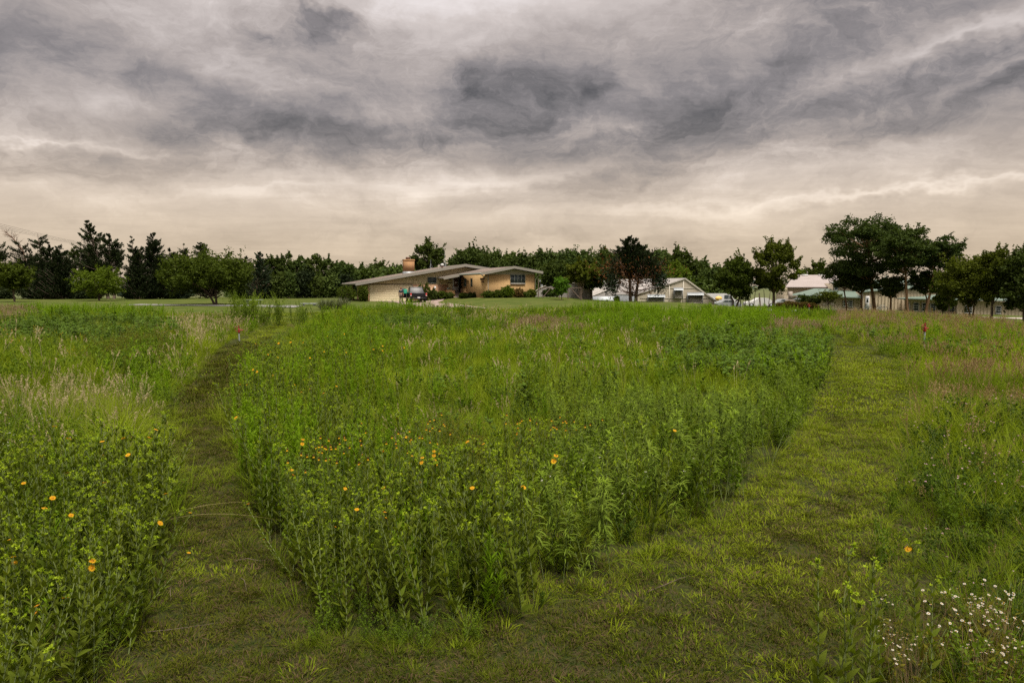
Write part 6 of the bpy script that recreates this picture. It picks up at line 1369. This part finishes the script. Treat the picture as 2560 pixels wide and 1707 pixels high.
# yellow coneflowers, pale daisies and the nearer narrow-leaved plants, each plant on its own
CP = [conef(300 + i, H=.95, nf=[2, 3, 4, 2][i]).mesh('coneflower', MATS) for i in range(4)]
for i, (px, py) in enumerate([(762, 1124), (775, 1112), (800, 1104), (812, 1122), (818, 1110), (828, 1132), (835, 1102), (848, 1098), (860, 1118), (873, 1140), (895, 1088), (765, 1140), (888, 1090), (985, 1095), (1002, 1092), (1042, 1098), (1052, 1093), (1062, 1062), (1075, 1060), (1088, 1040), (1105, 1042), (1100, 1086), (1276, 1044), (1310, 1056), (1336, 1047), (1342, 1058), (1396, 1055), (1412, 1043), (1420, 1047), (1460, 1046), (1426, 1060)]):
    q = GH(px, py, .97); o = bpy.data.objects.new('coneflower_plant', CP[i % 4]); LINK(o); o.location = q; o.rotation_euler = (0, 0, g.uniform(0, 6)); tag(o, 'yellow drooping coneflowers with dark centres in the ' + ('left cluster of the central meadow' if px < 950 else 'middle cluster of the central meadow' if px < 1200 else 'right cluster of the central meadow'), 'wildflower', 'coneflowers in the ' + ('left' if px < 950 else 'middle' if px < 1200 else 'right') + ' cluster')
DP = [daisy(310 + i, H=.42, nf=7 + 2 * i).mesh('daisy', MATS) for i in range(4)]
for i in range(24):
    px = g.uniform(2125, 2430) if i % 3 else g.uniform(2330, 2440); Y = g.uniform(4.1, 5.0); px = max(px, 2130); x = (px - 1280) / F * Y * 1.12
    o = bpy.data.objects.new('daisy_plant', DP[i % 4]); LINK(o); o.location = (x, Y, 0); o.rotation_euler = (g.normal(0, .1), g.normal(0, .1), g.uniform(0, 6)); s_ = g.uniform(.8, 1.25) * (.75 if px < 2250 else 1); o.scale = (s_,) * 3; tag(o, 'small white daisies with yellow centres at the bottom right corner', 'wildflower', 'white daisies at the bottom right')
WP = []
for i in range(5):
    w_ = whorl(320 + i, H=.88, tips=True); k_ = len(w_.v); parts = []
    for a0, b0, nm in ((0, 1, 'stem'), (1, k_, 'leaves')):
        m_ = MB(); base = sum(len(v) for v in w_.v[:a0])
        for v, f_, mm in zip(w_.v[a0:b0], w_.f[a0:b0], w_.m[a0:b0]): m_.v.append(v); m_.f.append(np.asarray(f_) - base); m_.m.append(mm); m_.n += len(v)
        parts.append(m_.mesh(nm, MATS))
    WP.append(parts)
wl_ = sorted(SC['whorl'], key=lambda q: q[1]); near_w = [q for q in wl_ if abs(q[0]) < .72 * q[1]][:90]; ids = {id(q) for q in near_w}; SC['whorl'] = [q for q in wl_ if id(q) not in ids]
for q in near_w:
    o = bpy.data.objects.new('narrow_leaved_plant', None); LINK(o); o.location = q[:3]; o.rotation_euler = q[3:6]; o.scale = (q[6],) * 3; pr_ = WP[int(g.integers(5))]
    rx = 1280 + q[0] / q[1] * F; bw = ('right front of the central meadow' if rx < 1900 and q[0] < xe(RL, q[1]) else 'edge beside the right mown path'); wl3 = ('%s narrow-leaved plant, %s, %s' % ('short' if q[6] < .85 else 'tall' if q[6] > 1.02 else 'middling', 'near row' if q[1] < 7 else 'farther back', ('left part' if rx < 1330 else 'middle' if rx < 1600 else 'right part') + ' of the ' + bw)); tag(o, wl3, 'wild plant', wl3); mo('stem', pr_[0], o); mo('leaves', pr_[1], o, kind='stuff')
# the group of stems at lower right
for i, (px, py_top, Y, v, lab) in enumerate([(2058, 1385, 4.9, 5, 'rosinweed stem furthest left in the lower right group, lime buds only'), (2085, 1460, 4.7, 1, 'short rosinweed stem in the lower right group with a lime bud head'), (2125, 1462, 4.8, 3, 'short rosinweed stem beside the left one of the lower right group'),
     (2147, 1335, 5.2, 5, 'tallest bud-bearing rosinweed stem in the lower right group'), (2190, 1370, 5.0, 7, 'rosinweed stem right of the tallest in the lower right group'), (2165, 1480, 4.6, 0, 'rosinweed stem at the front of the lower right group'), (2215, 1405, 5.1, 3, 'slender rosinweed stem between the two halves of the lower right group'), (2310, 1322, 5.3, 2, 'rosinweed stem with a single orange flower in the lower right group'), (2340, 1440, 5.0, 1, 'rosinweed stem right of the single flower in the lower right group')]):
    Y -= .75; q = P(px, py_top, Y); H_ = q.z - 0; rosin_obj(q.x, Y, 0, H_ / (RH[v] * 1.06), v, g.uniform(0, 6), g.normal(0, .03), g.normal(0, .03), lab, None, True)
for i, (px, py, Y) in enumerate(((500, 1375, 5.7), (500, 1278, 6.6), (455, 1280, 6.7))):
    pass
# leaning flowering stem over the left path, sticks and dead stalks on the mown ground
def leanstem(px0, py0, px1, py1, Y1, lab):
    a = G(px0, py0); b = P(px1, py1, Y1); d = b - a; L_s = d.length; o = rosin_obj(a.x, a.y, a.z, L_s / 1.06, 2, 0, 0, 0, lab, None, True); o.rotation_mode = 'QUATERNION'; o.rotation_quaternion = d.to_track_quat('Z', 'Y'); return o
leanstem(330, 1560, 502, 1372, 5.6, 'rosinweed stem leaning far over the left path with one flower at its tip'); leanstem(360, 1440, 492, 1275, 6.7, 'rosinweed stem leaning over the path edge with orange flowers near the pale arching stalks')
leanstem(730, 1440, 590, 1262, 6.6, 'leafy stem leaning left out of the central corner over the path'); leanstem(735, 1450, 640, 1350, 6.3, 'lower leafy stem leaning left from the central corner')
def stick(pts, r, lab, m_=None, hz=.03):
    V_ = [G(x, y) for x, y in pts]; o = MB().tube([(q.x - V_[0].x, q.y - V_[0].y, hz + .02 * math.sin(i * 1.7)) for i, q in enumerate(V_)], np.linspace(r * .6, r * .25, len(V_)), 5).obj('dead_stalk', m_ or M_bark, label=lab, cat='stick'); o.location = V_[0]
stick([(1615, 1495), (1660, 1480), (1700, 1460), (1735, 1442)], .007, 'straight grey twig lying on the right mown path'); stick([(590, 1412), (620, 1412), (650, 1409), (700, 1405)], .008, 'curly brown dead stalk lying across the left path'); stick([(602, 1462), (612, 1475), (618, 1495)], .006, 'short bent dead stalk on the left path')
stick([(360, 1592), (420, 1590), (480, 1585), (560, 1571)], .006, 'long thin pale stalk lying at the foot of the left stand'); stick([(428, 1527), (427, 1500)], .008, 'small upright bleached stub in the path turf', hz=.05)
def archblade(p0, p1, p2, w, lab, m_=None, Y=None):
    a, b, c = [Vector(q) for q in (p0, p1, p2)]; t = np.linspace(0, 1, 10)[:, None]; pts = (1 - t) ** 2 * np.array(a) + 2 * t * (1 - t) * np.array(b) + t ** 2 * np.array(c)
    sd_ = np.cross(pts[-1] - pts[0], [0, 0, 1]); sd_ /= np.linalg.norm(sd_); hw = w / 2 * np.interp(t[:, 0], (0, .3, 1), (.6, 1, .05))[:, None]
    V_ = np.stack([pts - sd_ * hw, pts + [0, 0, -w * .25], pts + sd_ * hw], 1).reshape(-1, 3); i = (np.arange(9) * 3)[:, None]; F_ = np.concatenate([i + [0, 1, 4, 3], i + [1, 2, 5, 4]]); o = MB().add(V_ - np.array(a), F_).obj('grass_blade', m_ or GR['whorl'], label=lab, cat='grass blade', group='long arching blades at the path edge'); o.location = a
q0 = G(1500, 1520)
for (pa, pb, pc, lab) in (((1480, 1450, 6.2), (1555, 1350, 6.0), (1628, 1437, 5.9), 'longest pale grass blade arching onto the right path'), ((1485, 1450, 6.2), (1540, 1360, 6.1), (1583, 1440, 5.9), 'second pale grass blade arching onto the right path'), ((1400, 1480, 6.0), (1430, 1395, 5.9), (1468, 1490, 5.8), 'pale grass blade drooping at the stand corner'), ((1450, 1460, 6.1), (1490, 1400, 6.1), (1512, 1440, 6.0), 'short pale grass blade left of the long arching ones')):
    archblade(P(*pa), P(*pb), P(*pc), .018, lab)
for (pa, pb, pc, lab) in (((380, 1300, 7.0), (520, 1245, 6.9), (645, 1257, 6.9), 'upper of two straw-coloured stalks arching across the left path'), ((390, 1310, 7.0), (500, 1262, 6.8), (700, 1300, 6.9), 'lower of two straw-coloured stalks arching across the left path'), ((1270, 1258, 7.4), (1280, 1262, 7.4), (1295, 1266, 7.3), 'small pale dead stalk caught among the central stems')):
    archblade(P(*pa), P(*pb), P(*pc), .006, lab, GR['straw'])
for sp, data in SC.items(): scatter(sp, data)
world.cycles.sampling_method = 'MANUAL'; world.cycles.sample_map_resolution = 512
print('SCATTER', {k: (len(v), int(TRIS[k])) for k, v in SC.items()}, 'objs', len(sc.objects), 'indiv', len(vis))
